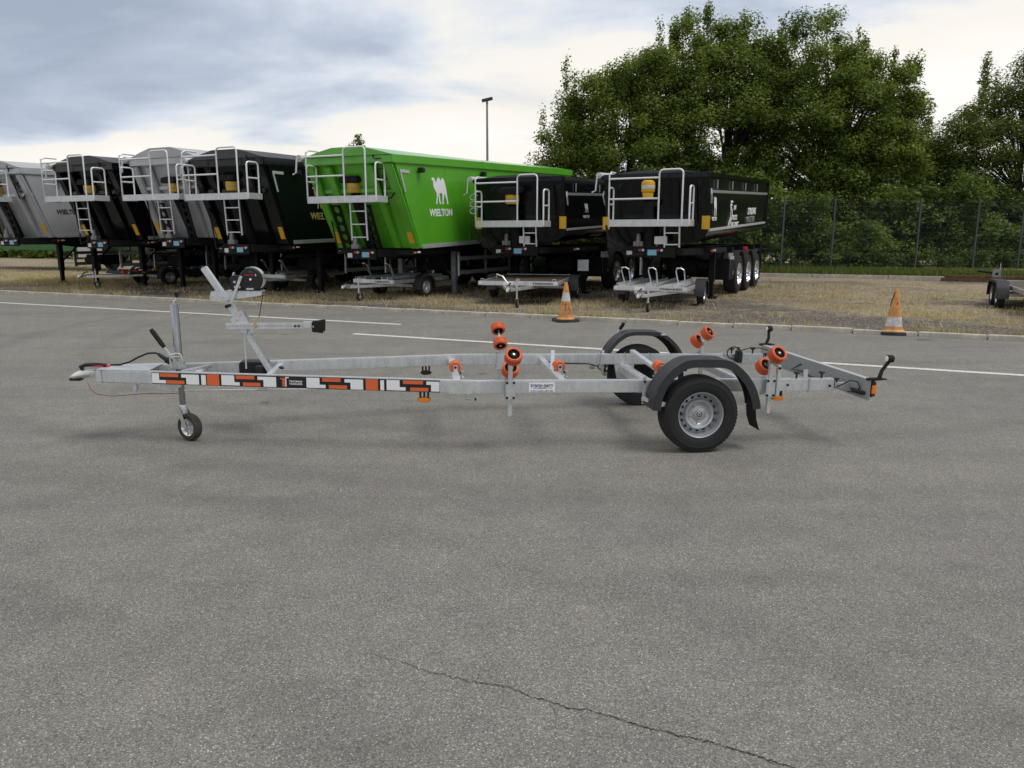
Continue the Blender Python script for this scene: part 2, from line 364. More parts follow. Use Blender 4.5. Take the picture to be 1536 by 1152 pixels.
def camel(width, m, parent, o, x, n, hs=.62):
    if m not in _cm:
        b = MB(); b.prism([(p[0]/110, p[1]/110, 0) for p in CAMEL], (0, 0, .012)); me = b.mesh('animal_emblem', m); _cm[m] = me
    return place('emblem', _cm[m], parent, frame(o, x, n) @ Matrix.Diagonal((width, width*hs, .3, 1)))

# ================================================================ SETTING
def poly_sheet(name, pts, m, z):
    return tag(MB().add([(*p, z) for p in pts], [tuple(range(len(pts)))]).build(name, m), kind='structure')
poly_sheet('ground', [(-900,-900),(900,-900),(900,900),(-900,900)], 'ground', -.08)
poly_sheet('asphalt_yard', [XY(-90,-60),XY(60,-60),XY(60,TK),XY(-90,TK)], 'asphalt', 0)
# painted bay lines, worn at the edges
def line(s0, s1, t, w):
    b = MB(); n = int((s1-s0)/.25); A = []; B = []
    for i in range(n+1):
        s = s0+(s1-s0)*i/n
        A.append((*XY(s, t-w/2+random.uniform(-.006, .006)), .004)); B.append((*XY(s, t+w/2+random.uniform(-.006, .006)), .004))
    b.add(A+B, [(i, i+1, n+2+i, n+1+i) for i in range(n)])
    return tag(b.build('painted_line', 'paintline'), kind='structure')
line(-60, -7.8, 12.36, .13); line(-7.8, 22, 10.85, .13)
# the long crack in the foreground
def ground_px(px, py):
    u = (px-768)/1154; v = (py-576)/1154; P = RAD(11); d = math.sin(P)+v*math.cos(P); k = 1.67/d
    return (u*k, (math.cos(P)-v*math.sin(P))*k)
def crack():
    key = [ground_px(*p) for p in ((548,980),(600,993),(650,1010),(700,1022),(740,1028),(760,1031),(800,1047),(850,1061),(900,1070),(950,1087),(1000,1100),(1060,1113),(1120,1130),(1180,1149),(1300,1190),(1420,1260))]
    pts = []
    for (a, b) in zip(key, key[1:]):
        for i in range(12):
            f = i/12; pts.append((a[0]+(b[0]-a[0])*f+random.gauss(0, .0032), a[1]+(b[1]-a[1])*f+random.gauss(0, .0045)))
    b = MB(); A = []; B = []; n = len(pts)
    for i, (x, y) in enumerate(pts):
        w = (.0006+.0014*min(1, i/55))*random.uniform(.4, 1.4); A.append((x, y-w, .0035)); B.append((x+.001, y+w, .0035))
    b.add(A+B, [(i, i+1, n+i+1, n+i) for i in range(n-1)])
    for i0 in (40, 77, 118, 150):
        x, y = pts[i0]; q = [(x, y)]; a = random.choice((.9, -1.2, 2.2))
        for k in range(random.randint(8, 18)): a += random.gauss(0, .35); q.append((q[-1][0]+.009*math.cos(a), q[-1][1]+.012*math.sin(a)))
        m = len(q); b.add([(p[0], p[1]-.0009*(1-j/m), .0036) for j, p in enumerate(q)]+[(p[0]+.001, p[1]+.0009*(1-j/m), .0036) for j, p in enumerate(q)], [(j, j+1, m+j+1, m+j) for j in range(m-1)])
    tag(b.build('pavement_crack', 'crack'), kind='structure')
crack()
def stones():
    b = MB()
    for i in range(420):
        x = random.uniform(-6, 6); y = random.uniform(2.2, 9); r = random.uniform(.002, .0045)*(1 if random.random() < .9 else 1.8)
        h = r*random.uniform(.5, .9); a = random.uniform(0, 6.28)
        ring = [(x+r*math.cos(a+k*1.2566)*random.uniform(.7, 1.1), y+r*math.sin(a+k*1.2566)*random.uniform(.7, 1.1), -.001) for k in range(5)]
        b.cur = random.choice((0, 0, 1, 2)); b.add(ring+[(x, y, h)], [(k, (k+1) % 5, 5) for k in range(5)])
    o = b.build('loose_grit', ['concrete', 'offwhite', 'conebase']); tag(o, 'tiny loose grit scattered over the asphalt', 'grit', kind='stuff')
stones()
# kerb of separate concrete edging stones
kerb = tag(bpy.data.objects.new('kerb', None), kind='structure'); COL.objects.link(kerb)
kme = [MB().box(-.494, .494, 0, .16, -.1, .072+.004*i).mesh('kerb_stone', 'concrete', .012) for i in range(3)]
for i in range(74):
    s = -50+i; x, y = XY(s+.5, TK+.002+random.uniform(-.006, .006))
    o = place('kerb_stone', random.choice(kme), kerb, Matrix.Translation((x, y, random.uniform(-.008, .004))) @ Matrix.Rotation(-TH+random.gauss(0, .004), 4, 'Z'))
# verge: gravel and parched grass
def vnoise(s, t, seed=0):
    v = 0
    for k, (f, a) in enumerate(((.23, 1.), (.51, .6), (1.1, .35), (2.3, .2))):
        v += a*math.sin(s*f*1.3+seed+k*1.7+math.sin(t*f+k))*math.cos(t*f*1.7+seed*.7+k*2.1+math.sin(s*f*.8))
    return v/2.15
def grassy(s, t):
    """how grassy the verge is: a grey gravel apron near the kerb on the right, straw further in and to the left"""
    d = t-TK
    edge = .5 if s < -11 else (.5+1.3*min(1, (s+11)/4)+2.8*max(0, min(1, (s+6)/4)))
    g = 1/(1+math.exp(-(d-edge)*1.5))
    return max(0, min(1, g*.58+.16+.75*vnoise(s*1.5, t*1.9, 3)))
def verge():
    S = np.arange(-70, 45.1, .7); T = np.concatenate([[TK+.15], np.arange(14.9, 33, .5), np.arange(33, 75, 3)])
    vs = []; ga = []
    for t in T:
        for s in S:
            x, y = XY(s, t); z = gz(s, t)
            vs.append((x, y, z)); ga.append(grassy(s, t))
    n = len(S); fs = [(j*n+i, j*n+i+1, (j+1)*n+i+1, (j+1)*n+i) for j in range(len(T)-1) for i in range(n-1)]
    o = MB().add(vs, fs).build('verge', 'verge'); a = o.data.attributes.new('grass', 'FLOAT', 'POINT'); a.data.foreach_set('value', ga)
    tag(o, kind='structure')
verge()
def blades(name, spots, hts, m, label, tones, width=.012):
    """one triangle-pair blade per spot"""
    n = len(spots); P = np.array(spots); h = np.array(hts); a = rng.uniform(0, 2*PI, n); lean = rng.uniform(.1, .8, n); d = rng.uniform(0, 2*PI, n)
    w = width*rng.uniform(.6, 1.4, n)
    V = np.zeros((n, 3, 3)); V[:, 0] = P; V[:, 1] = P; V[:, 2] = P
    V[:, 0, 0] -= np.cos(a)*w; V[:, 0, 1] -= np.sin(a)*w; V[:, 1, 0] += np.cos(a)*w; V[:, 1, 1] += np.sin(a)*w
    V[:, 2, 0] += np.cos(d)*lean*h; V[:, 2, 1] += np.sin(d)*lean*h; V[:, 2, 2] += h; V[:, :2, 2] -= .01
    me = bpy.data.meshes.new(name); me.vertices.add(3*n); me.vertices.foreach_set('co', V.reshape(-1).astype(np.float32))
    me.loops.add(3*n); me.loops.foreach_set('vertex_index', np.arange(3*n, dtype=np.int32)); me.polygons.add(n)
    me.polygons.foreach_set('loop_start', np.arange(0, 3*n, 3, dtype=np.int32)); me.update(); me.validate()
    t = me.attributes.new('tone', 'FLOAT', 'POINT'); t.data.foreach_set('value', np.repeat(np.clip(tones, 0, 1), 3).astype(np.float32))
    me.materials.append(MAT[m]); o = bpy.data.objects.new(name, me); COL.objects.link(o); tag(o, label, 'grass', kind='stuff'); return o
def scatter_grass():
    sp = []; hs = []; tn = []
    while len(sp) < 72000:
        t = TK+.17+abs(random.gauss(0, 1))*5.5; s = random.uniform(-36, 10)
        if t > 30: continue
        g = grassy(s, t); c = vnoise(s*3.1, t*3.1, 9)+.5*vnoise(s*7.3, t*7.3, 2)
        if random.random() > g*g*(.45+.9*c)+.015: continue
        green = vnoise(s*1.3, t*1.3, 5) + (.3 if t > 17.5 and s < -13 else 0) + (.2 if t-TK < .5 else 0)
        n = random.randint(3, 26); r = .03+.008*n; tall = random.uniform(.5, 1.6)*(1.4 if green > .35 else 1); tone = .68-.5*max(0, green-.12)+random.gauss(0, .16)
        for k in range(n):
            ss = s+random.gauss(0, r); tt = max(TK+.17, t+random.gauss(0, r)); x, y = XY(ss, tt)
            sp.append((x, y, gz(ss, tt))); hs.append(random.uniform(.02, .085)*tall); tn.append(tone+random.gauss(0, .13))
    blades('dry_grass', sp, hs, 'straw', 'parched straw coloured grass on the gravel verge', np.array(tn))
scatter_grass()
# concrete edging and raised grass strip before the fence
edging = tag(bpy.data.objects.new('concrete_edging', None), kind='structure'); COL.objects.link(edging)
eme = MB().box(-1.245, 1.245, 0, .14, -.15, .13).mesh('edging_slab', 'concrete', .01)
for i in range(9):
    s = -9+i*2.5; x, y = XY(s+1.25, 30.3); place('edging_slab', eme, edging, Matrix.Translation((x, y, .12+random.uniform(-.006, .006))) @ Matrix.Rotation(-TH, 4, 'Z'))
FY = 30.4    # the fence stands along X
def strip():
    vs = []; xs = np.arange(2, 34, .8); n = len(xs); rows = 5
    for x in xs:
        s0 = (x-math.sin(TH)*30.44)/math.cos(TH); y0 = XY(s0, 30.44)[1]
        for k in range(rows):
            f = k/(rows-1); y1 = max(y0+1.5, FY+6); y = y0+(y1-y0)*f; vs.append((x, y, .235+.12*min(1, f*2.0)))
    fs = [(i*rows+k, (i+1)*rows+k, (i+1)*rows+k+1, i*rows+k+1) for i in range(n-1) for k in range(rows-1)]
    o = MB().add(vs, fs).build('grass_bank', 'verge'); a = o.data.attributes.new('grass', 'FLOAT', 'POINT'); a.data.foreach_set('value', [.7]*len(vs)); tag(o, kind='structure')
    sp = []; hs = []; tn = []
    for i in range(26000):
        x = random.uniform(4, 24); s0 = (x-math.sin(TH)*30.44)/math.cos(TH); y0 = XY(s0, 30.44)[1]+.05; y = y0+abs(random.gauss(0, 1))*1.7
        sp.append((x, y, .235+.05*min(1, (y-y0)))); hs.append(random.uniform(.08, .26)); tn.append(.35+random.gauss(0, .3))
    blades('green_grass', sp, hs, 'grassgreen', 'long green grass on the bank below the wire fence', np.array(tn), .018)
strip()

# ---------------------------------------------------------------- wire mesh fence
def fence():
    xs = [4.2, 7.3, 10.5, 12.45, 15.75, 18.0, 19.75, 23.2]; z0 = .27; H = 2.72
    f = thing('wire_fence', (xs[0], FY, z0), (0, 0, 0), 'grey green wire mesh fence in front of the hedge', 'fence')
    for x in xs:
        p = x-xs[0]; bx('fence_post', 'post', f, p-.03, p+.03, -.03, .03, -.1, H+.06, .004)
    for a, b in zip(xs, xs[1:]):
        m = MB(); A = a-xs[0]+.035; B = b-xs[0]-.035
        x = A
        while x < B: m.box(x-.0014, x+.0014, -.046, -.043, .04, H); x += .06
        z = .06
        while z < H: m.box(A, B, -.052, -.046, z-.0022, z+.0022); m.box(A, B, -.040, -.034, z-.0022, z+.0022); z += .2
        tag(m.build('mesh_panel', 'post', f, angle=30), kind='stuff')
fence()

# ---------------------------------------------------------------- foliage
def leaf_mesh(name, cent, rad, counts, size, m, parent, tonebase, flat=.75, upright=None):
    """leaves as bent rhombs gathered in clumps"""
    ctr = np.repeat(np.array(cent), counts, axis=0); rr = np.repeat(np.array(rad), counts); n = len(ctr)
    d = rng.normal(size=(n, 3)); d /= np.linalg.norm(d, axis=1)[:, None]
    r = rr*np.power(rng.uniform(0, 1, n), .56); P = ctr+d*r[:, None]*np.array([1, 1, flat])
    if upright is not None:
        up = np.repeat(np.array(upright), counts); P[:, 2] += np.where(up > 0, rng.uniform(0, 1, n)*up, 0); sc = np.where(up > 0, .38, 1.)
        P[:, 0] = ctr[:, 0]+(P[:, 0]-ctr[:, 0])*sc; P[:, 1] = ctr[:, 1]+(P[:, 1]-ctr[:, 1])*sc
    nrm = d*.6+rng.normal(size=(n, 3))*.55+np.array([0, 0, 1.0]); nrm /= np.linalg.norm(nrm, axis=1)[:, None]
    ref = rng.normal(size=(n, 3)); u = np.cross(nrm, ref); u /= np.linalg.norm(u, axis=1)[:, None]; w = np.cross(nrm, u)
    s = size*rng.uniform(.6, 1.35, n)[:, None]
    V = np.stack([P-u*s, P-w*s*.62+nrm*s*.16, P+u*s, P+w*s*.62+nrm*s*.16], 1)
    me = bpy.data.meshes.new(name); me.vertices.add(4*n); me.vertices.foreach_set('co', V.reshape(-1).astype(np.float32))
    me.loops.add(4*n); me.loops.foreach_set('vertex_index', np.arange(4*n, dtype=np.int32)); me.polygons.add(n)
    me.polygons.foreach_set('loop_start', np.arange(0, 4*n, 4, dtype=np.int32)); me.update(); me.validate()
    tb = np.repeat(np.array(tonebase), counts)+rng.normal(0, .13, n)
    t = me.attributes.new('tone', 'FLOAT', 'POINT'); t.data.foreach_set('value', np.repeat(np.clip(tb, 0, 1), 4).astype(np.float32))
    me.materials.append(MAT[m]); o = bpy.data.objects.new(name, me); COL.objects.link(o); o.parent = parent; return o
def tree(name, x, y, z, lobes, trunk_h, tr, nclump, leaves, size, m, label, seed, group=None, clump=(.45, .85), spikes=.12, stems=1, limb_every=3, inner=.45, tone=.45):
    """lobes: list of (dx, dy, dz, rx, ry, rz) ellipsoids that make the crown"""
    r = random.Random(seed); t = thing(name, (x, y, z), (0, 0, 0), label, 'tree', group)
    vol = [l[3]*l[4]*l[5] for l in lobes]; cs = []; rad = []; cnt = []; tb = []; up = []
    while len(cs) < nclump:
        l = r.choices(lobes, vol)[0]
        d = Vector((r.gauss(0, 1), r.gauss(0, 1), r.gauss(0, 1))).normalized(); k = r.uniform(inner, 1)**.6
        p = Vector((l[0]+d.x*l[3]*k, l[1]+d.y*l[4]*k, l[2]+d.z*l[5]*k))
        if p.z < .6: continue
        q = r.uniform(*clump); cs.append(p); rad.append(q); cnt.append(int(1.95*leaves*(q/clump[1])**2*r.uniform(.6, 1.3)))
        tb.append(tone+r.gauss(0, .16)); up.append(r.uniform(.5, 1.4) if (r.random() < spikes*.7 and d.z > .35 and k > .8) else 0)
    leaf_mesh('crown', [tuple(c) for c in cs], rad, cnt, size, m, t, tb, .72, up)
    b = MB(); tops = []
    for i in range(stems):
        a = r.uniform(0, 6.28); o = Vector((math.cos(a), math.sin(a), 0))*(.3*(stems > 1))
        lean = Vector((o.x*3+r.uniform(-.3, .3), o.y*3+r.uniform(-.3, .3), 0)) if stems > 1 else Vector((r.uniform(-.3, .3), r.uniform(-.2, .2), 0))
        pts = [o+lean*(f**1.3)+Vector((r.gauss(0, .06), r.gauss(0, .06), trunk_h*f-.15)) for f in (0, .15, .35, .55, .75, 1)]
        b.tube(pts, [tr*1.35, tr, tr*.85, tr*.7, tr*.5, tr*.18], 9); tops.append(pts)
    b.build('trunk', 'bark', t, angle=80)
    b = MB()
    for i, c in enumerate(cs):
        if i % limb_every: continue
        pts = min(tops, key=lambda q: (q[3]-c).length); hz = max(.2, min(.9, (c.z*.62)/trunk_h)); k = hz*5; j = int(k); f = k-j
        s = pts[j].lerp(pts[min(j+1, 5)], f); mid = s.lerp(c, .5)+Vector((r.gauss(0, .15), r.gauss(0, .15), r.uniform(-.1, .3)))
        b.tube([s, mid, c], [tr*.30, tr*.17, .012], 5)
    b.build('limbs', 'bark', t, angle=80)
    return t
TG = 'trees rising beyond the wire fence'
tree('deciduous_tree', 4.6, 35.5, .3, [(0,0,5.0,3.1,2.6,3.4),(1.5,0,7.0,2.2,2.0,2.4),(-1.9,0,4.0,1.9,1.8,2.4),(-.8,-.2,6.6,1.9,1.6,2.0)], 7.5, .15, 340, 300, .058, 'leaf', 'loose crowned tree with sky showing through, behind the green tipper body', 1, TG, spikes=.3, stems=3)
tree('deciduous_tree', 9.0, 36.5, .3, [(0,0,6.0,3.2,2.8,4.0),(-.6,0,8.6,2.0,2.0,2.3),(1.6,0,8.2,2.0,2.0,2.6),(0,-1,2.6,3.2,1.8,2.2)], 9.5, .2, 390, 310, .060, 'leaf', 'tall dense dark tree between the loose crowned tree and the broad one', 2, TG, spikes=.35, stems=2)
tree('deciduous_tree', 14.3, 36.0, .3, [(0,0,5.6,4.0,3.0,3.9),(-1.3,0,8.3,2.2,2.2,2.6),(1.6,0,6.9,2.4,2.2,2.4),(2.6,0,4.3,1.9,2.0,2.6),(-.5,-1.2,2.8,4.4,1.6,2.3)], 9, .22, 500, 320, .061, 'leaf', 'broad full tree with the tallest crown, beyond the fence', 3, TG, spikes=.25, stems=2)
tree('deciduous_tree', 23.6, 36.5, .3, [(0,0,4.9,3.9,2.8,3.9),(1.0,0,7.2,3.0,2.2,2.5),(-2.9,0,4.2,2.3,1.8,3.2)], 8, .17, 360, 270, .058, 'leaf2', 'lighter feathery tree above the right part of the hedge', 4, TG, spikes=.2, stems=2)
tree('deciduous_tree', 19.6, 38.5, .3, [(0,0,3.0,2.8,2.0,2.9),(.8,0,4.0,1.8,1.5,2.0)], 4.4, .1, 150, 260, .062, 'leaf2', 'low bushy tree in the dip between the broad tree and the feathery one', 5, TG, stems=2)
tree('conifer_tree', -11.6, 60, -.05, [(0,0,6.2,1.1,1.1,2.4),(.1,0,8.0,.6,.6,1.0)], 8.6, .15, 70, 60, .09, 'leaf2', 'small far treetop peeping over the green tipper', 6, None, clump=(.25, .5), tone=.3)
tree('deciduous_tree', 1.4, 46, -.05, [(0,0,3.4,1.7,1.5,2.3)], 4, .12, 60, 120, .085, 'leaf2', 'small yellowish tree far behind the green tipper tail', 8, None, tone=.85)
HG = 'shrubs of the hedge behind the fence'
def shrub(x, y, w, h, seed, label):
    r = random.Random(seed); t = thing('hedge_shrub', (x, y, .3), (0, 0, 0), label, 'shrub', HG); cs = []; rad = []; cnt = []; tb = []
    for i in range(int(62*w*h/6)):
        p = (r.uniform(-1, 1)*w*.55, r.uniform(-.9, .8), r.uniform(.1, 1)**.8*h*(1-.22*abs(r.gauss(0, .6))))
        q = r.uniform(.28, .52); cs.append(p); rad.append(q); cnt.append(int(170*(q/.5)**2*r.uniform(.35, 1.3))); tb.append(.30+.36*(seed*.618 % 1)+r.gauss(0, .2))
    leaf_mesh('foliage', cs, rad, cnt, .05+.04*(seed*.37 % 1), 'leafhedge', t, tb, .8)
    b = MB()
    for i in range(5):
        a = r.uniform(-.4, .4)*w; b.tube([(a*.3, 0, -.2), (a*.7, r.uniform(-.2, .2), h*.4), (a*1.1, r.uniform(-.3, .3), h*.85)], [.05, .035, .012], 5)
    b.build('stems', 'bark', t, angle=80)
SHL = [('tall leafy shrub behind the fence, next to the rear of the black dumper', 9.4), ('dense shrub behind the fence post nearest the dumper tail', 11.7), ('bright leafed shrub in the middle of the hedge', 14.0), ('dark spreading shrub in the hedge left of the timber pile', 16.2), ('shrub with thin dry twigs behind the timber pile', 18.4), ('tall shrub in the hedge above the small silver tandem trailer', 20.6), ('leafy shrub at the end of the hedge under the feathery tree', 23.0), ('leafy shrub hidden behind the black dumper bodies', 6.6)]
for i, (lb, x) in enumerate(SHL): shrub(x, FY+2.2+.6*math.sin(i*2.3), 2.6+.7*math.sin(i*3.1), 3.0+1.1*math.sin(i*1.9+1), 40+i, lb)
def bramble():
    sp = []; hs = []
    cs = [(random.uniform(5, 24), FY+random.uniform(.2, 1.0), random.uniform(.35, .95)) for i in range(230)]
    o = leaf_mesh('bramble_cover', cs, [random.uniform(.2, .4) for c in cs], [70]*len(cs), .06, 'leafhedge', None, [.4+random.gauss(0, .25) for c in cs], .7)
    tag(o, 'low brambles and nettles growing along the foot of the fence', 'brambles', kind='stuff')
bramble()
def far_wood():
    # dense backing foliage beyond the hedge so that no horizon shows through
    cs = []; 
    for i in range(330): cs.append((random.uniform(1, 34), random.uniform(38.5, 42), random.uniform(.3, 4.6)*(.75+.25*math.sin(i))))
    o = leaf_mesh('far_wood', cs, [random.uniform(.7, 1.2) for c in cs], [75]*len(cs), .16, 'leaf', None, [.3+random.gauss(0, .2) for c in cs], .8)
    tag(o, 'mass of undergrowth and low trees beyond the hedge', 'wood', kind='stuff')
far_wood()
def far_hedge():
    cs = [(random.uniform(-75, 4), random.uniform(62, 66), random.uniform(.2, 2.6)) for i in range(420)]
    o = leaf_mesh('far_hedge', cs, [random.uniform(.7, 1.3) for c in cs], [50]*len(cs), .24, 'leaf', None, [.3+random.gauss(0, .2) for c in cs], .8)
    for i in range(260):
        sx = random.uniform(-62, -9); x, y = XY(sx, random.uniform(34, 36.5)); cs.append((x, y, random.uniform(.2, 1.5)))
    bpy.data.objects.remove(o); o = leaf_mesh('far_hedge', cs, [random.uniform(.6, 1.1) for c in cs], [60]*len(cs), .2, 'leaf', None, [.3+random.gauss(0, .2) for c in cs], .8)
    tag(o, 'distant low hedge beyond the parked semi-trailers', 'hedge', kind='stuff')
far_hedge()
def weeds():
    sp = []; hs = []; tn = []
    for i in range(26):
        s0 = random.uniform(-24, 6); g = random.random()
        for k in range(random.randint(30, 120)):
            x, y = XY(s0+random.gauss(0, .22), TK+.2+abs(random.gauss(0, .07))); sp.append((x, y, .03)); hs.append(random.uniform(.05, .2)); tn.append(.2+.6*g+random.gauss(0, .15))
    blades('kerb_weeds', sp, hs, 'straw', 'small weeds sprouting along the back of the kerb', np.array(tn), .01)
weeds()
# ---------------------------------------------------------------- lamp post
def lamp():
    t = thing('lamp_post', (-1.42, 46, -.08), (0, 0, 0), 'tall slim floodlight mast rising behind the green tipper', 'lamp post')
    MB().cyl((0,0,0), (0,0,9.1), .10, .055, 14).build('pole', 'aludark', t); bx('base_plate', 'aludark', t, -.2, .2, -.2, .2, 0, .08)
    MB().bar((-.30,0,9.20), (.32,0,9.34), .34, .14).build('lamp_head', 'tarpdark', t, .02)
    MB().cyl((0,0,9.05), (0,0,9.22), .07, .05, 12).build('bracket', 'aludark', t)
lamp()
# ---------------------------------------------------------------- traffic cones
def cone(x, y, rz, label, marks):
    t = thing('traffic_cone', (x, y, 0), (0, 0, rz), label, 'traffic cone', 'traffic cones on the kerb')
    pr = [(-.20,-.20),(-.15,-.235),(.15,-.235),(.20,-.20),(.235,-.15),(.235,.15),(.20,.20),(.15,.235),(-.15,.235),(-.20,.20),(-.235,.15),(-.235,-.15)]
    MB().prism([(a, b, 0) for a, b in pr], (0, 0, .055)).build('base', 'conebase', t, .008)
    R = lambda z: .150-(z-.055)*(.150-.032)/.695
    def seg(nm, m, z0, z1):
        n = 5; MB().lathe([(R(z0+(z1-z0)*i/n), z0+(z1-z0)*i/n) for i in range(n+1)], (0,0,0), (0,0,1), 28).build(nm, m, t)
    MB().lathe([(.185,.055),(.175,.07),(R(.09),.09)], (0,0,0), (0,0,1), 28).build('skirt', 'cone', t)
    seg('lower_cone', 'cone', .09, .17 if marks else .14); a = .38 if not marks else .17
    if marks: seg('lower_cone', 'cone', .17, .40); seg('reflective_band', 'conewhite', .40, .56); seg('upper_cone', 'cone', .56, .75)
    else: seg('reflective_band', 'conewhite', .14, .30); seg('upper_cone', 'cone', .30, .75)
    MB().lathe([(.032,.75),(.026,.757),(.018,.752),(.017,.70)], (0,0,0), (0,0,1), 20).build('rim', 'cone', t)
    if marks:
        d = Vector((0, -1, .17))
        for k, (x0, x1, z) in enumerate(((-.095, .09, .345), (-.06, .06, .235), (.0, .09, .16))):
            MB().tube([(f, -math.sqrt(max(1e-6, R(z)**2-f*f))-.001, z+.004*math.sin(f*90)) for f in np.linspace(x0, x1, 8)], .004, 5).build('marking', 'letterdark', t)
        MB().tube([(f, -math.sqrt(R(z)**2-f*f)-.001, z) for f, z in ((-.045,.34),(-.04,.28),(-.045,.235))], .005, 5).build('marking', 'letterdark', t)
        MB().tube([(f, -math.sqrt(R(z)**2-f*f)-.001, z) for f, z in ((.05,.31),(.015,.30),(.015,.26),(.05,.25),(.05,.20),(.01,.19))], .005, 5).build('marking', 'letterdark', t)
    else:
        MB().tube([(f, -math.sqrt(max(1e-6, R(z)**2-f*f))-.001, z) for f, z in ((-.082,.47),(-.066,.56),(-.045,.65),(-.028,.72))], [.006,.012,.012,.005], 6).build('scuff', 'conebase', t)
        MB().bar((.012,-R(.52)-.001,.50), (.012,-R(.55)-.001,.55), .025, .004).build('reflector', 'redlens', t)
cone(1.05, 15.02, .3, 'orange and white cone with black scribbled marks in front of the flatbed trailer', True)
cone(6.5, 13.05, -.25, 'scuffed orange and white cone on dark base standing alone by the gravel', False)

# ================================================================ BOAT TRAILER  (x rearwards, y away from the kerbless side, z up)
def V3(*a): return Vector(a)
def ring_holes(b, n, rad, hr, h, depth, o, ax, steps=10, squash=1.0):
    a, u, w = basis(ax)
    for k in range(n):
        t = 2*PI*k/n; c = Vector(o)+(u*math.cos(t)+w*math.sin(t))*rad+a*h; e1 = (u*math.cos(t)+w*math.sin(t)); e2 = a.cross(e1)
        vs = [c+(e1*math.cos(2*PI*i/steps)*squash+e2*math.sin(2*PI*i/steps))*hr for i in range(steps)]
        b.add(vs, [tuple(range(steps))])
def car_wheel(R, rimR, wd, par, x, y, z, out, mm='rimsilver', detail=True, name='wheel'):
    """road wheel, out = +-1 the outward y direction"""
    w = bpy.data.objects.new(name, None); COL.objects.link(w); w.parent = par; w.location = (x, y, z)
    ax = (0, out, 0); h = wd/2
    tp = [(rimR*.96, -h*.78), (rimR*1.04, -h*.92), (rimR+(R-rimR)*.5, -h*1.02), (R*.965, -h*.9), (R*.985, -h*.74)]
    g = [-.62, -.5, -.46, -.16, -.12, .12, .16, .46, .5, .62] if detail else [-.5, .5]
    for i, q in enumerate(g):
        tp.append((R*(1 if (i // 2) % 2 == 0 or not detail else 1)-(.006 if detail and i in (2, 3, 6, 7) and False else 0), q*h))
    if detail:
        tp = tp[:5]
        for q, d in ((-.66, 0), (-.5, 0), (-.485, .007), (-.43, .007), (-.415, 0), (-.12, 0), (-.105, .007), (.105-.16, .007), (-.04, 0), (.04, 0), (.055, .007), (.105, .007), (.12, 0), (.415, 0), (.43, .007), (.485, .007), (.5, 0), (.66, 0)):
            tp.append((R-d, q*h))
    tp += [(R*.985, h*.74), (R*.965, h*.9), (rimR+(R-rimR)*.62, h*1.03), (rimR+(R-rimR)*.58, h*1.0), (rimR+(R-rimR)*.3, h*1.01), (rimR*1.04, h*.92), (rimR*.96, h*.78)]
    b = MB().lathe(tp, (0,0,0), ax, 56 if detail else 28)
    if detail:   # shoulder blocks
        a, u, v = basis(ax)
        for k in range(64):
            t = 2*PI*k/64; e = u*math.cos(t)+v*math.sin(t); tg = a.cross(e)
            for sg in (-1, 1): b.bar(e*(R-.004)+a*(sg*h*.70), e*(R*.962)+a*(sg*h*.94), .012, .006, side=tg)
    b.build('tyre', 'tyre', w, angle=30)
    f = h*.80   # rim face plane
    r = rimR
    pr = [(r*.96, -h*.78), (r*.86, -h*.5), (r*.86, h*.25), (r*.965, f*.92), (r*1.0, f*1.08), (r*.985, f*1.13), (r*.95, f*1.08), (r*.93, f*.9), (r*.885, f*.70), (r*.865, f*.30), (r*.82, f*.12), (r*.69, f*.30), (r*.655, f*.62), (r*.60, f*.76), (r*.53, f*.68), (r*.47, f*.36), (r*.40, f*.24), (r*.28, f*.26), (r*.22, f*.34), (r*.17, f*.36), (r*.005, f*.36)]
    rim = MB().lathe(pr, (0,0,0), ax, 48 if detail else 24).build('rim', mm, w, angle=40)
    if detail:
        hb = MB(); a, u, v = basis(ax)
        for k in range(16):
            t = 2*PI*k/16; e = u*math.cos(t)+v*math.sin(t); tg = a.cross(e); sl = (e*(r*.82-r*.69)+a*(f*.12-f*.30)).normalized(); c = e*(r*.755)+a*(f*.215); nr = sl.cross(tg).normalized()
            if nr.dot(a) < 0: nr = -nr
            MB().add([c+nr*.0015+(sl*math.cos(q)*.7+tg*math.sin(q))*.0135 for q in np.linspace(0, 2*PI, 11)[:-1]], [tuple(range(10))]).build('vent_hole', 'rubber', rim)
        for k in range(5):
            t = 2*PI*k/5+.3; e = u*math.cos(t)+v*math.sin(t); p = e*(r*.34)+a*(f*.22); MB().cyl(p, p+a*.018, .0105, .008, 6).build('wheel_bolt', 'zinc', rim, .002)
        c = a*(f*.34); MB().lathe([(.034, 0), (.034, .012), (.031, .018), (.004, .021)], c, ax, 24).build('hub_cap', 'rimalu', rim)
        MB().tube([c+a*.0215+(u*math.cos(q)+v*math.sin(q))*.021 for q in np.linspace(0, 2*PI, 17)[:-1]], .0022, 5, True).build('cap_ring', 'rubber', rim)
        for q in (-.006, .006): MB().bar(c+a*.0215+u*(-.013)+v*q, c+a*.0215+u*.013+v*q, .004, .002).build('cap_mark', 'rubber', rim)
        MB().cyl(u*r*.86+a*f*.5, u*r*.80+a*f*.95, .006, .005, 8).build('valve', 'rubber', rim)
    return w
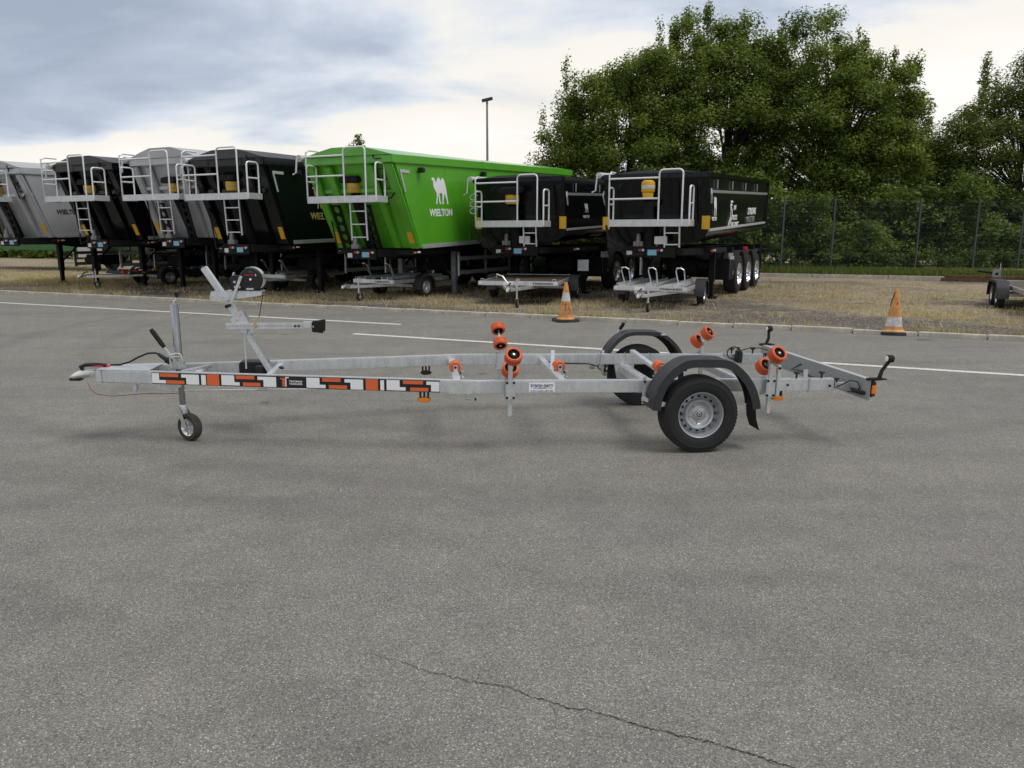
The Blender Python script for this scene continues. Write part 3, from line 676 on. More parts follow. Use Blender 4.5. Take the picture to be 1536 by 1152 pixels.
def roller(par, c, ax, r=.064, ln=.074):
    """ribbed polyurethane roller with spoked black core"""
    c = Vector(c); a, u, v = basis(ax); h = ln/2; ax = a
    w = bpy.data.objects.new('roller', None); COL.objects.link(w); w.parent = par; w.location = c
    b = MB().lathe([(r*.74, -h), (r*.90, -h), (r*.95, -h*.85), (r*.95, h*.85), (r*.90, h), (r*.74, h), (r*.72, h*.7), (r*.72, -h*.7)], (0,0,0), a, 40, True)
    for k in range(26):
        t = 2*PI*k/26; e = u*math.cos(t)+v*math.sin(t); b.bar(e*(r*.97)-a*h*.86, e*(r*.97)+a*h*.86, .0095, .008, side=a.cross(e))
    b.build('tread', 'orange', w, angle=40)
    b = MB().lathe([(r*.72, -h*.7), (r*.72, h*.7), (r*.66, h*.75), (r*.66, h*.1), (r*.28, h*.1), (r*.28, h*.8), (r*.16, h*.82), (r*.16, -h*.82), (r*.28, -h*.8), (r*.28, -h*.1), (r*.66, -h*.1), (r*.66, -h*.75)], (0,0,0), a, 28, True)
    for k in range(10):
        t = 2*PI*k/10; e = u*math.cos(t)+v*math.sin(t)
        for sg in (-1, 1): b.bar(e*r*.25+a*sg*h*.32, e*r*.69+a*sg*h*.32, h*.5, .003, side=a)
    b.build('core', 'blackplastic', w, angle=40)
    MB().cyl(-a*h*.86, a*h*.86, r*.15, None, 14).build('bush', 'aludark', w, .002)
    return w
def bolt(par, p, n, r=.012, m='blackplastic'):
    p = Vector(p); n = Vector(n).normalized(); MB().cyl(p-n*.002, p+n*.012, r, r*.85, 8).build('bolt_cap', m, par, .002)
TRA = RAD(6.6); TILT = .0148
BT = thing('boat_trailer', (1.347, 6.71, 0), (0, TILT, TRA), 'long galvanised boat trailer with orange rollers and striped side decal on the asphalt', 'boat trailer')
ZT, ZB = .536, .436
UK, UF, HF = -1.75, -4.68, .125       # knee, front end, half width at the front
def rail_pt(u, sg, out=0., z=0.):
    """outer face of the tapered front rail"""
    f = (u-UF)/(UK-UF); y = HF+(.70-HF)*f; d = Vector((UK-UF, .70-HF, 0)).normalized(); n = Vector((-d.y, d.x, 0))
    return Vector((u, sg*y, z))+Vector((n.x, sg*n.y, 0))*out
def boat_trailer():
    T = BT
    for sg in (-1, 1):
        a, b = (.64*sg, .70*sg); y0, y1 = min(a, b), max(a, b)
        bx('side_rail', 'galv', T, UK-.02, 1.20, y0, y1, ZB, ZT, .006)
        o0, o1 = rail_pt(UF, sg), rail_pt(UK+.03, sg); i0, i1 = rail_pt(UF, sg, -.06), rail_pt(UK+.03, sg, -.06)
        P = [o0, o1, i1, i0]; MB().prism([(p.x, p.y, ZB+.002) for p in P], (0, 0, ZT-ZB-.001)).build('front_rail', 'galv', T, .006)
        # octagonal joint plate over the knee
        oc = [(-.115,-.02),(-.085,-.048),(.085,-.048),(.115,-.02),(.115,.02),(.085,.048),(-.085,.048),(-.115,.02)]
        uc = -1.845; MB().prism([(uc+x, sg*(.703+(.0 if x > 0 else -.004)), .486+z) for x, z in oc], (0, sg*.008, 0)).build('joint_plate', 'galv', T, .003)
        # end caps and tie eye
        bx('end_cap', 'blackplastic', T, 1.201, 1.208, y0+.006, y1-.006, ZB+.006, ZT-.006)
        bolt(T, (.80, sg*.70, .487), (0, sg, 0), .011); bolt(T, (1.16, sg*.70, .478), (0, sg, 0), .012)
        yc = sg*.67; m = MB()
        m.tube([(.985, sg*.706, ZB-.004), (.985, sg*.706, ZT+.004), (.985, sg*.634, ZT+.004), (.985, sg*.634, ZB-.004), (.985, sg*.706, ZB-.004)], .006, 6); m.build('clamp_band', 'galv', T)
        m = MB(); m.bar((.955, sg*.68, ZT), (.955, sg*.68, ZT+.075), .042, .006, side=(1,0,0)); pl = m.build('tie_plate', 'galv', T, .003)
        MB().tube([(.955+.010*math.cos(q), sg*.676-.002, ZT+.048+.014*math.sin(q)) for q in np.linspace(0, 2*PI, 12)[:-1]], .004, 5, True).build('eye', 'blackplastic', pl)
        for ku in (.885, 1.10):
            k = MB().cyl((ku, yc, ZT-.01), (ku, yc, ZT+.034), .008, None, 8).lathe([(.004,.034),(.014,.034),(.026,.046),(.026,.052),(.012,.056),(.004,.056)], (ku, yc, ZT), (0,0,1), 10).build('star_knob', 'blackplastic', T)
        for q in range(4): pass
    # coil of rope-like U bolts round the far rail
    for u in (-.46, -.43, -.18, .06, .80): MB().tube([(u, .634, ZB-.004), (u, .634, ZT+.004), (u, .706, ZT+.004), (u, .706, ZB-.004)], .005, 6).build('u_bolt', 'galv', T)
    # nose box, coupling
    MB().prism([(UF-.04,-.118,0),(UF-.04,.118,0),(-4.30,.19,0),(-4.30,-.19,0)], (0,0,.006)).build('nose_plate', 'galv', T, .002).location.z = ZT+.0015
    MB().prism([(UF-.04,-.118,0),(UF-.04,.118,0),(-4.30,.19,0),(-4.30,-.19,0)], (0,0,.006)).build('nose_plate', 'galv', T, .002).location.z = ZB-.006
    bx('nose_end_plate', 'galv', T, UF-.046, UF-.001, -.122, .122, ZB+.001, ZT, .004)
    cp = bpy.data.objects.new('coupling', None); COL.objects.link(cp); cp.parent = T; cp.location = (-4.72, 0, .475); cp.scale = (1, .85, .82)
    MB().bar((.05,0,.01), (-.10,0,.01), .07, .06).build('shank', 'zinc', cp, .008)
    # ball head: tapering hood
    hd = MB(); secs = [(-.06,.034,.045,.01),(-.12,.040,.050,.012),(-.17,.046,.052,.0),(-.215,.044,.040,-.012),(-.245,.028,.022,-.022)]
    vs = []; n = 12
    for x, w, h, zc in secs: vs += [(x, w*math.cos(2*PI*k/n), zc+h*(math.sin(2*PI*k/n) if math.sin(2*PI*k/n) > 0 else .7*math.sin(2*PI*k/n))) for k in range(n)]
    fs = [(i*n+k, i*n+(k+1) % n, (i+1)*n+(k+1) % n, (i+1)*n+k) for i in range(len(secs)-1) for k in range(n)]+[tuple(range(n)), tuple(len(vs)-n+k for k in range(n))]
    hd.add(vs, fs).build('ball_head', 'zinc', cp, angle=60)
    MB().prism([(-.255,-.03,-.05),(-.16,-.045,-.05),(-.16,.045,-.05),(-.255,.03,-.05)], (0,0,.024)).build('soft_dock', 'blackplastic', cp, .006)
    hn = MB().tube([(-.15,0,.055),(-.165,0,.085),(-.12,0,.105),(-.04,0,.108),(.035,0,.10)], [.016,.02,.02,.019,.017], 10).build('coupling_handle', 'blackplastic', cp)
    MB().tube([(-.07,-.010,.092),(-.03,-.011,.094),(.01,-.010,.092)], [.008,.010,.009], 8).build('red_grip', 'red', hn)
    MB().tube([(.03,0,.100),(.05,0,.092),(.052,0,.07)], .012, 8).build('red_latch', 'red', hn)
    for sx in (-.07, .01): MB().cyl((sx,-.05,.01), (sx,.05,.01), .012, None, 8).build('coupling_bolt', 'zinc', cp, .002)
    # breakaway cable (red)
    pts = [(-4.83,-.03,.425),(-4.80,-.06,.37),(-4.74,-.09,.335),(-4.62,-.11,.322),(-4.5,-.12,.332),(-4.36,-.13,.345),(-4.22,-.10,.336),(-4.10,-.05,.33)]
    MB().tube(pts, .0024, 6).build('breakaway_cable', 'darkred', T)
    MB().tube([(-4.60+.012*math.cos(q),-.135,.36+.02*math.sin(q)) for q in np.linspace(0,2*PI,12)[:-1]], .003, 5, True).build('cable_eye', 'zinc', T)
    MB().prism([(-4.44,-.165,ZB),(-4.41,-.165,ZB),(-4.405,-.165,.39),(-4.425,-.165,.36),(-4.435,-.165,.37)], (0,.05,0)).build('hook_bracket', 'galv', T, .003)
    MB().prism([(-4.24,-.15,ZB),(-4.05,-.15,ZB),(-4.07,-.15,.40),(-4.15,-.15,.355),(-4.20,-.15,.365)], (0,.006,0)).build('brake_bracket', 'galv', T, .003)
    MB().cyl((-4.18,-.145,.40), (-4.18,.05,.40), .013, None, 10).build('pivot', 'zinc', T)
    # brake rod under the frame
    MB().cyl((-4.16,-.06,.352), (-.26,0,.36), .0058, None, 8).build('brake_rod', 'galv', T)
    MB().cyl((-3.5,-.045,.353), (-3.42,-.043,.353), .012, None, 8).build('rod_coupler', 'zinc', T)
    # handbrake lever
    hb = bpy.data.objects.new('handbrake_lever', None); COL.objects.link(hb); hb.parent = T; hb.location = (-4.10, -.06, .55)
    MB().cyl((0,0,.0), (-.115,0,.175), .0105, None, 12).build('lever_rod', 'zinc', hb)
    MB().tube([(-.105,0,.16),(-.125,0,.19),(-.185,0,.285),(-.20,0,.308)], [.015,.019,.020,.015], 12).build('grip', 'rubber', hb)
    MB().prism([(-.06,-.02,-.02),(.06,-.02,-.02),(.06,-.02,.05),(.0,-.02,.085),(-.05,-.02,.05)], (0,.006,0)).build('quadrant', 'zinc', hb, .002)
    MB().tube([(-.055,-.04,-.01),(-.055,-.04,.085),(.03,-.04,.092)], .007, 6).build('bail', 'zinc', hb)
    # electric plug and cable
    MB().tube([(-4.68,.06,ZT+.012),(-4.60,.055,.552),(-4.52,.045,.575),(-4.45,.04,.615),(-4.37,.035,.648),(-4.31,.03,.652),(-4.27,.02,.640)], .0075, 8).build('power_cable', 'rubber', T)
    pg = MB().tube([(-4.285,.022,.645),(-4.26,.015,.628),(-4.21,.0,.595)], [.011,.016,.019], 10).build('plug', 'blackplastic', T); MB().cyl((-4.215,0,.60), (-4.165,-.01,.575), .027, .025, 14).build('plug_collar', 'blackplastic', pg, .003)
    # jockey wheel
    jk = bpy.data.objects.new('jockey_wheel', None); COL.objects.link(jk); jk.parent = T; jk.location = (-4.09, -.05, 0); jk.rotation_euler = (0, RAD(-1.2), 0)
    MB().lathe([(.024,.44),(.031,.44),(.031,1.055),(.028,1.062),(.004,1.062)], (0,0,0), (0,0,1), 28).build('outer_tube', 'chrome', jk)
    MB().cyl((0,0,.20), (0,0,.47), .0245, None, 24).build('inner_tube', 'chrome', jk)
    cr = MB().tube([(0,0,1.06),(0,0,1.085),(.022,0,1.092),(.027,0,1.115)], .008, 8).build('crank', 'zinc', jk)
    MB().lathe([(.006,1.112),(.013,1.118),(.020,1.145),(.021,1.156),(.012,1.160),(.003,1.160)], (.027,0,0), (0,0,1), 14).build('crank_knob', 'blackplastic', cr)
    MB().lathe([(.031,.535),(.037,.535),(.037,.60),(.031,.60)], (0,0,0), (0,0,1), 24, True).build('clamp', 'zinc', jk)
    MB().tube([(-.045,-.045,.545),(-.052,-.05,.60),(-.052,-.05,.655),(.0,-.052,.668),(.03,-.05,.66),(.045,-.05,.60),(.04,-.05,.56)], .0075, 8).build('clamp_handle', 'zinc', jk)
    fk = MB()
    wr = Matrix.Rotation(RAD(-33), 4, 'Z')
    for sy in (-.052, .052):
        pts = [Vector((-.035,sy*.6,.225)),Vector((.0,sy*.62,.225)),Vector((.075,sy,.075)),Vector((.068,sy,.045)),Vector((.05,sy,.04)),Vector((-.04,sy*.62,.19))]
        fk.prism([wr @ p for p in pts], wr @ Vector((0, .004*(1 if sy > 0 else -1), 0)))
    fk.build('fork', 'zinc', jk, .0015)
    MB().lathe([(.022,.11),(.034,.12),(.034,.20),(.03,.215),(.022,.215)], (0,0,.02), (0,0,1), 18).build('fork_head', 'zinc', jk)
    jw = bpy.data.objects.new('caster', None); COL.objects.link(jw); jw.parent = jk; jw.location = wr @ Vector((.06, 0, .052)); jw.rotation_euler = (0, 0, RAD(-33))
    MB().lathe([(.072,-.030),(.09,-.037),(.104,-.034),(.111,-.024),(.112,0),(.111,.024),(.104,.034),(.09,.037),(.072,.030)], (0,0,0), (0,1,0), 40).build('caster_tyre', 'conebase', jw)
    MB().lathe([(.003,-.034),(.014,-.034),(.016,-.02),(.03,-.014),(.055,-.012),(.066,-.024),(.074,-.030),(.078,-.026),(.074,0),(.078,.026),(.074,.030),(.066,.024),(.055,.012),(.03,.014),(.016,.02),(.014,.034),(.003,.034)], (0,0,0), (0,1,0), 32).build('caster_rim', 'rimalu', jw)
    for k in range(5):
        q = 2*PI*k/5; MB().bar((.016*math.cos(q),-.021,.016*math.sin(q)), (.064*math.cos(q),-.024,.064*math.sin(q)), .012, .006, side=(0,1,0)).build('caster_spoke', 'rimalu', jw, .002)
    # front cross members between the tapered rails
    def cross(u, z0, z1, hw, w=.05, name='cross_member'):
        return bx(name, 'galv', T, u-w/2, u+w/2, -hw, hw, z0, z1, .005)
    cross(-3.95, .455, .515, .195); cross(-3.36, .46, .52, .31); cross(-1.86, .44, .50, .655-.02, .06); cross(-1.0, .44, .50, .638, .06); cross(.50, .44, .50, .638, .05)
    MB().bar((-4.05,-.17,.525), (-3.9,.12,.525), .03, .03).build('cross_brace', 'galv', T, .003)
    # winch post
    wp = bpy.data.objects.new('winch_post', None); COL.objects.link(wp); wp.parent = T; wp.location = (-3.38, -.02, .47)
    rel = lambda u, z, y=0.: Vector((u+3.38, y, z-.47))
    MB().bar(rel(-3.375,.48), rel(-3.635,.965), .06, .042, side=(0,1,0)).build('lower_post', 'galv', wp, .005)
    MB().bar(rel(-3.535,.81,.012), rel(-3.875,1.352,.012), .07, .046, side=(0,1,0)).build('upper_post', 'galv', wp, .005)
    for sy in (-.047, .047):
        MB().prism([rel(-3.685,.935,sy),rel(-3.60,.835,sy),rel(-3.555,.81,sy),rel(-3.535,.92,sy),rel(-3.585,1.02,sy),rel(-3.61,1.005,sy)], (0,.006,0)).build('gusset_plate', 'galv', wp, .003)
    for p in ((-3.625,.935),(-3.59,.985),(-3.585,.87),(-3.56,.90)): bolt(wp, rel(*p,-.047), (0,-1,0), .010, 'zinc')
    MB().bar(rel(-3.575,.53,-.03), rel(-3.575,.83,-.03), .012, .012).build('strut', 'galv', wp, .002)
    # bow stop arm: perforated channel
    arm = MB(); a0, a1 = rel(-3.715,.885), rel(-3.06,.889)
    arm.bar(a0+Vector((0,-.058,0)), a1+Vector((0,-.058,0)), .004, .038, side=(0,1,0)); arm.bar(a0+Vector((0,-.045,.021)), a1+Vector((0,-.045,.021)), .032, .005, side=(0,1,0)); arm.bar(a0+Vector((0,-.045,-.021)), a1+Vector((0,-.045,-.021)), .032, .005, side=(0,1,0))
    ao = arm.build('bow_stop_arm', 'galv', wp, .0015)
    ph = MB()
    for k in range(30): c = a0.lerp(a1, (k+.7)/31)+Vector((0,-.0605,0)); ph.cyl(c, c+Vector((0,-.0008,0)), .0048, None, 8)
    tag(ph.build('arm_holes', 'aludark', ao), kind='stuff')
    for du in (-.105, -.075): bolt(wp, rel(-3.06+du,.888,-.06), (0,-1,0), .011)
    bolt(wp, rel(-3.70,.886,-.06), (0,-1,0), .010, 'zinc')
    MB().bar(rel(-3.10,.898,-.045), rel(-3.03,.898,-.045), .05, .05, side=(0,1,0)).build('stop_bracket', 'galv', wp, .003)
    st = bpy.data.objects.new('bow_stop', None); COL.objects.link(st); st.parent = wp; st.location = rel(-2.985,.885,-.04)
    for sy in (-1, 1): MB().prism([(-.045,sy*.01,-.045),(.05,sy*.05,-.05),(.055,sy*.05,.05),(-.045,sy*.01,.04)], (0,sy*.028,0)).build('rubber_pad', 'rubber', st, .005)
    MB().cyl((-.03,-.045,0), (-.03,.045,0), .009, None, 10).build('pad_bolt', 'zinc', st)
    # winch bracket and winch
    for sy in (-.052, .050): MB().prism([rel(-3.83,1.10,sy),rel(-3.815,1.165,sy),rel(-3.42,1.165,sy),rel(-3.42,1.135,sy),rel(-3.72,1.09,sy)], (0,.005,0)).build('winch_bracket', 'galv', wp, .002)
    MB().prism([rel(-3.70,1.166,-.055),rel(-3.41,1.166,-.055),rel(-3.41,1.166,.06),rel(-3.70,1.166,.06)], (0,0,.005)).build('winch_plate', 'galv', wp, .002)
    for p in ((-3.81,1.125),(-3.72,1.12),(-3.64,1.118)): bolt(wp, rel(*p,-.052), (0,-1,0), .010, 'zinc')
    wn = bpy.data.objects.new('winch', None); COL.objects.link(wn); wn.parent = wp; wn.location = rel(-3.50, 1.262, 0)
    MB().lathe([(.003,-.062),(.086,-.062),(.092,-.056),(.092,-.035),(.003,-.035)], (0,0,0), (0,1,0), 40).build('drum_cover', 'blackplastic', wn)
    MB().lathe([(.03,-.034),(.07,-.034),(.07,.034),(.03,.034)], (0,0,0), (0,1,0), 30, True).build('strap_coil', 'rubber', wn)
    MB().lathe([(.003,.035),(.095,.035),(.095,.04),(.003,.04)], (0,0,0), (0,1,0), 36).build('drum_flange', 'zinc', wn)
    MB().sheet([(.1*math.cos(q),-.052,.1*math.sin(q)) for q in np.linspace(-.75,2.0,18)], [(.1*math.cos(q),.042,.1*math.sin(q)) for q in np.linspace(-.75,2.0,18)], .003).build('guard_band', 'zinc', wn)
    MB().box(-.165,-.055,-.058,.035,-.092,.03).build('gear_housing', 'blackplastic', wn, .012)
    for p in ((-.125,-.02),(-.09,-.06),(-.12,-.06)): MB().cyl((p[0],-.057,p[1]), (p[0],-.066,p[1]), .011, None, 10).build('housing_bolt', 'zinc', wn)
    MB().box(-.06,.07,-.056,.036,-.092,-.07).build('base_block', 'blackplastic', wn, .004)
    MB().cyl((0,-.061,.002), (0,-.068,.002), .009, None, 12).build('centre_bolt', 'stickerwhite', wn)
    lettering('KNOTT', .072, 'red', wn, (-.045,-.0632,.028), (1,0,0), (0,-1,0), .01)
    lettering('S', .010, 'stickerwhite', wn, (.036,-.0632,.028), (1,0,0), (0,-1,0), .01)
    MB().prism([(-.02,-.0622,.058),(.02,-.0622,.058),(.014,-.0622,.066),(-.014,-.0622,.066)], (0,-.0008,0)).build('mark', 'greendark', wn)
    MB().box(-.035,.02,-.0635,-.0625,-.082,-.068).build('type_plate', 'offwhite', wn)
    MB().bar((-.068,-.075,.028), (-.165,-.085,-.205), .022, .007, side=(.92,0,-.38)).build('crank_arm', 'zinc', wn, .002)
    MB().cyl((-.076,-.09,.01), (-.076,-.05,.01), .012, None, 10).build('crank_hub', 'zinc', wn)
    MB().cyl((-.166,-.082,-.205), (-.166,-.19,-.205), .013, .015, 14).build('crank_grip', 'rubber', wn, .003)
    MB().tube([(-.155,.05,-.03),(-.16,.05,.02),(-.15,.05,.05)], .009, 8).build('ratchet_lever', 'zinc', wn)
    MB().sheet([(.072,-.028,-.02),(.085,-.028,-.10),(.062,-.028,-.22),(.042,-.028,-.31)], [(.072,-.006,-.02),(.085,-.006,-.10),(.062,-.012,-.22),(.042,-.012,-.31)], .003).build('winch_strap', 'rubber', wn)
    MB().tube([(.04,-.06,-.31),(.022,-.07,-.34),(.012,-.07,-.37),(.024,-.07,-.388),(.036,-.07,-.37)], .006, 7).build('strap_hook', 'gold', wn)
    # black tool box behind the post
    b = bx('battery_box', 'blackplastic', T, -3.66, -3.44, .06, .24, .44, .565, .01); MB().cyl((-3.47,.0,.44), (-3.47,.0,.545), .045, .042, 16).build('cup', 'blackplastic', T, .004)
    bolt(T, (-3.30,-.02,.53), (.3,-.2,1), .022)
    # side marker lamps
    def marker(u, sg, v, z):
        m = bpy.data.objects.new('side_marker', None); COL.objects.link(m); m.parent = T; m.location = (u, v, z)
        for dx in (-.03, 0, .03): MB().box(dx-.008,dx+.008,-.012,.012,-.045,.0).build('bracket', 'blackplastic', m, .002)
        pr = [(.052*math.cos(q), .021*math.sin(q)) for q in np.linspace(0, 2*PI, 25)[:-1]]
        MB().prism([(x,-.012*sg,-.062+z2) for x, z2 in pr], (0,.022*sg,0)).build('lamp_base', 'blackplastic', m, .002)
        MB().prism([(x*.97,.010*sg,-.062+z2*.95) for x, z2 in pr], (0,.014*sg,0)).build('lens', 'amber', m, .005)
    marker(-2.12, -1, -.60, ZB); marker(.735, -1, -.665, ZB); marker(-2.10, 1, .60, ZB); marker(.70, 1, .665, ZB)
    # side roller posts
    def side_post(u, sg, r1, r2, top):
        p = bpy.data.objects.new('roller_post', None); COL.objects.link(p); p.parent = T; p.location = (u, 0, 0)
        yo = sg*.702
        MB().box(-.038,.038,min(yo+sg*.0402,yo+sg*.047),max(yo+sg*.0402,yo+sg*.047),.395,.548).build('clamp_plate', 'galv', p, .003)
        for dx in (-.026, .026):
            for dz in (.412, .53): bolt(p, (dx, yo+sg*.047, dz), (0,sg,0), .0115)
        MB().bar((0,yo+sg*.024,.262), (0,yo+sg*.024,top), .034, .03, side=(1,0,0)).build('upright', 'galv', p, .004)
        MB().box(-.036,.036,sg*.638 if sg < 0 else .632,sg*.632 if sg < 0 else .638,.395,.548).build('back_plate', 'galv', p, .002)
        c1, c2 = Vector(r1), Vector(r2); d = (c1-c2).normalized()
        MB().cyl(c2-d*.034, c1+d*.036, .0075, None, 12).build('axle_pin', 'zinc', p)
        mid = (c1+c2)/2; a0 = Vector((0, yo+sg*.024, top-.04)); MB().bar(a0, mid, .034, .012, side=(1,0,0)).build('rocker', 'galv', p, .003)
        roller(p, c1, d*(1 if d.y < 0 else -1)); roller(p, c2, d*(1 if d.y < 0 else -1))
    side_post(-1.462, -1, (.012,-.80,.742), (.006,-.665,.618), .665)
    side_post(-1.40, 1, (-.01,.80,.765), (.0,.665,.640), .665)
    side_post(.635, -1, (.02,-.775,.745), (-.015,-.635,.628), .665)
    p = side_post(.60, 1, (.02,.655,.735), (-.05,.735,.650), .665)
    for u, yo in ((.735, -.70),): MB().bar((u-.03,yo-.02,.40), (u-.03,yo-.02,.655), .03, .03, side=(1,0,0)).build('support_post', 'galv', T, .003); bolt(T, (u-.03,yo-.035,.63), (0,-1,0), .012)
    # keel rollers on the centre line
    for u, z in ((-1.855,.532), (-.955,.533), (-.055,.524)):
        k = bpy.data.objects.new('keel_roller', None); COL.objects.link(k); k.parent = T; k.location = (u, 0, z)
        MB().lathe([(.018,-.062),(.044,-.062),(.050,-.05),(.044,-.018),(.040,0),(.044,.018),(.050,.05),(.044,.062),(.018,.062)], (0,0,0), (0,1,0), 30, True).build('roller_body', 'orange', k)
        for sy in (-.074, .074): MB().box(-.019,.019,sy-.003,sy+.003,-.105,.026).build('cheek', 'galv', k, .004); bolt(k, (0,sy+.003*(1 if sy > 0 else -1),.004), (0,sy,0), .0125)
        MB().box(-.045,.075,-.05,.05,-.095,-.088).build('foot', 'galv', k, .002)
        MB().tube([(.05,-.05,-.09),(.055,-.05,-.04),(.075,-.05,-.035)], .006, 6).build('locking_pin', 'zinc', k); bolt(k, (.045,-.03,-.05), (.5,-1,0), .012)
    MB().bar((-.93,.46,.59), (-1.02,-.05,.50), .035, .03).build('keel_brace', 'galv', T, .003)
    MB().bar((-.16,.52,.585), (-.07,.03,.50), .05, .03).build('keel_brace', 'galv', T, .003)
    MB().tube([(-1.80,-.66,ZB),(-1.80,-.66,.385),(-1.73,-.66,.385)], .005, 6).build('pin_hook', 'zinc', T); bolt(T, (-1.73,-.66,.385), (1,0,0), .012)
    MB().box(-1.92,-1.88,-.62,-.56,.38,ZB).build('stub', 'galv', T, .003); MB().box(-1.06,-1.01,-.60,-.55,.39,ZB).build('stub', 'galv', T, .003)
    # decal on the near front rail
    dc = bpy.data.objects.new('decal_strip', None); COL.objects.link(dc); dc.parent = T
    du = lambda px: -4.27+(px-218)*.005147
    def rect(m, x0, x1, z0, z1, out):
        q0, q1 = rail_pt(du(x0), -1, out), rail_pt(du(x1), -1, out); H = ZT-ZB-.006; zb = ZB+.003
        b = MB().prism([(q0.x,q0.y,zb+H*z0),(q1.x,q1.y,zb+H*z0),(q1.x,q1.y,zb+H*z1),(q0.x,q0.y,zb+H*z1)], (-(rail_pt(0,-1,.001)-rail_pt(0,-1,0))*.8))
        return b.build('decal_patch', m, dc)
    rect('stickerblack', 218, 659, 0, 1, .0022)
    o = .0034
    for x0, x1, z0, z1 in ((218.5,229.7,.08,.94),(229.7,240,.08,.36),(264.4,272,.62,.90),(272,292,.05,.90),(295.6,302.7,.05,.90),(327,347,.08,.94),(347,355,.08,.36),(383,392,.62,.90),(392,411.5,.05,.90),
                           (458,478,.08,.94),(478,487,.08,.36),(516,525,.62,.90),(525,544,.05,.90),(570,575.6,.05,.90),(579.5,599,.08,.94),(599,608,.08,.36),(639,646,.62,.90),(646,658.5,.08,.90)): rect('stickerwhite', x0, x1, z0, z1, o)
    for x0, x1, z0, z1 in ((231,259.7,.64,.94),(241,269,.06,.36),(304.5,323.5,.03,.97),(349.5,378,.64,.94),(360,387,.06,.36),(482,510,.64,.94),(492,519.6,.06,.36),(548,566.5,.03,.97),(604,634,.64,.94),(614.6,642,.06,.36),(421,425,.12,.72),(418,425,.72,.84)): rect('stickerorange', x0, x1, z0, z1, o)
    for x0, x1, z0, z1 in ((425.6,427.2,.12,.9),(425.6,431,.84,.93)): rect('stickerwhite', x0, x1, z0, z1, o)
    d = (rail_pt(0,-1)-rail_pt(-1,-1)); n = rail_pt(0,-1,1)-rail_pt(0,-1)
    for tx, z in (('THOMAS', .50), ('TRAILERS', .29)):
        q = rail_pt(du(431.5), -1, .004); lettering(tx, .105, 'stickerwhite', dc, (q.x,q.y,ZB+.003+.094*z), d, n, .004, .0145)
    # dealer sticker
    s = bx('dealer_sticker', 'stickerwhite', T, -1.312, -1.108, -.7028, -.7006, .447, .520, 0)
    lettering('trans-serv', .180, 'navy', s, (-1.300,-.703,.488), (1,0,0), (0,-1,0), .006, .024)
    for x in (-1.275, -1.16): bx('rule', 'greendark' if x > -1.2 else 'navy', s, x-.002, x+.03, -.7036, -.7029, .476, .480, 0)
    bx('rule', 'letterdark', s, -1.24, -1.17, -.7036, -.7029, .475, .481, 0)
    lettering('www.trans-serv.de', .175, 'navy', s, (-1.298,-.703,.452), (1,0,0), (0,-1,0), .0, .012)
    # axle, wheels, fenders
    MB().bar((-.20,.72,.395), (-.20,-.72,.395), .085, .085).build('axle_beam', 'galv', T, .01)
    for sg in (-1, 1):
        MB().prism([(-.27,sg*.63,.30),(-.12,sg*.63,.30),(-.10,sg*.63,ZB),(-.30,sg*.63,ZB)], (0,sg*.008,0)).build('axle_bracket', 'galv', T, .003)
        MB().bar((-.395,sg*.715,ZB-.09), (-.395,sg*.715,ZT+.03), .028, .012, side=(1,0,0)).build('fender_stay', 'galv', T, .003)
        for z in (ZB-.07, ZB+.09): bolt(T, (-.395,sg*.722,z), (0,sg,0), .012)
        MB().bar((-.40,sg*.73,.395), (-.30,sg*.93,.385), .055, .03).build('fender_bracket', 'galv', T, .003)
        MB().bar((-.38,sg*.76,.35), (-.20,sg*.82,.30), .05, .04).build('swing_arm', 'blackplastic', T, .006)
        MB().cyl((-.36,sg*.735,.33), (-.36,sg*.82,.33), .025, None, 14).build('arm_pivot', 'zinc', T, .004)
        MB().cyl((-.02,sg*.60,.29), (-.02,sg*.85,.30), .028, None, 14).build('stub_axle', 'zinc', T)
        MB().lathe([(.03,.0),(.115,.0),(.115,.05),(.03,.05)], (0,sg*.755,.30), (0,sg,0), 28, True).build('brake_drum', 'blackmatt', T)
        car_wheel(.30, .182, .19, T, 0, sg*.85, .30, sg)
        prof = [(-.385,.345),(-.378,.43),(-.345,.53),(-.29,.615),(-.215,.685),(-.12,.728),(.05,.733),(.19,.722),(.28,.672),(.36,.595),(.42,.50),(.455,.40),(.462,.35)]
        ctl = prof; prof = []
        for i in range(len(ctl)-1):
            p0, p1, p2, p3 = (Vector(ctl[max(0, min(len(ctl)-1, j))]) for j in (i-1, i, i+1, i+2))
            for q in range(4):
                f = q/4; v = .5*((2*p1)+(p2-p0)*f+(2*p0-5*p1+4*p2-p3)*f*f+(3*p1-p0-3*p2+p3)*f**3); prof.append((v.x, v.y))
        prof.append(ctl[-1])
        fd = bpy.data.objects.new('fender', None); COL.objects.link(fd); fd.parent = T
        yi, yo = sg*.735, sg*.957
        A = [(x, yi, z) for x, z in prof]; B = [(x, yo, z) for x, z in prof]
        MB().sheet(A, B, .005 if sg > 0 else -.005).build('fender_top', 'fender', fd, .0015, 50)
        c = Vector((.04, 0, .33)); 
        def inw(x, z, d):
            p = Vector((x, 0, z)); q = (c-p).normalized()*d; return (x+q.x, z+q.z)
        for yy, dd in ((yo, .058), (yi, .03)):
            O = [(x, yy, z) for x, z in prof]; I = [(*[inw(x, z, dd)[0]], yy, inw(x, z, dd)[1]) for x, z in prof]
            MB().sheet(O, I, .004*(1 if (yy*sg > .8) else -1)).build('fender_lip', 'fender', fd, 0, 50)
        MB().bar((.20,sg*.70,.715), (.20,sg*.80,.715), .05, .012).build('fender_foot', 'galv', fd, .002)
        mf = [(.447,.42),(.435,.34),(.445,.26),(.475,.178)]
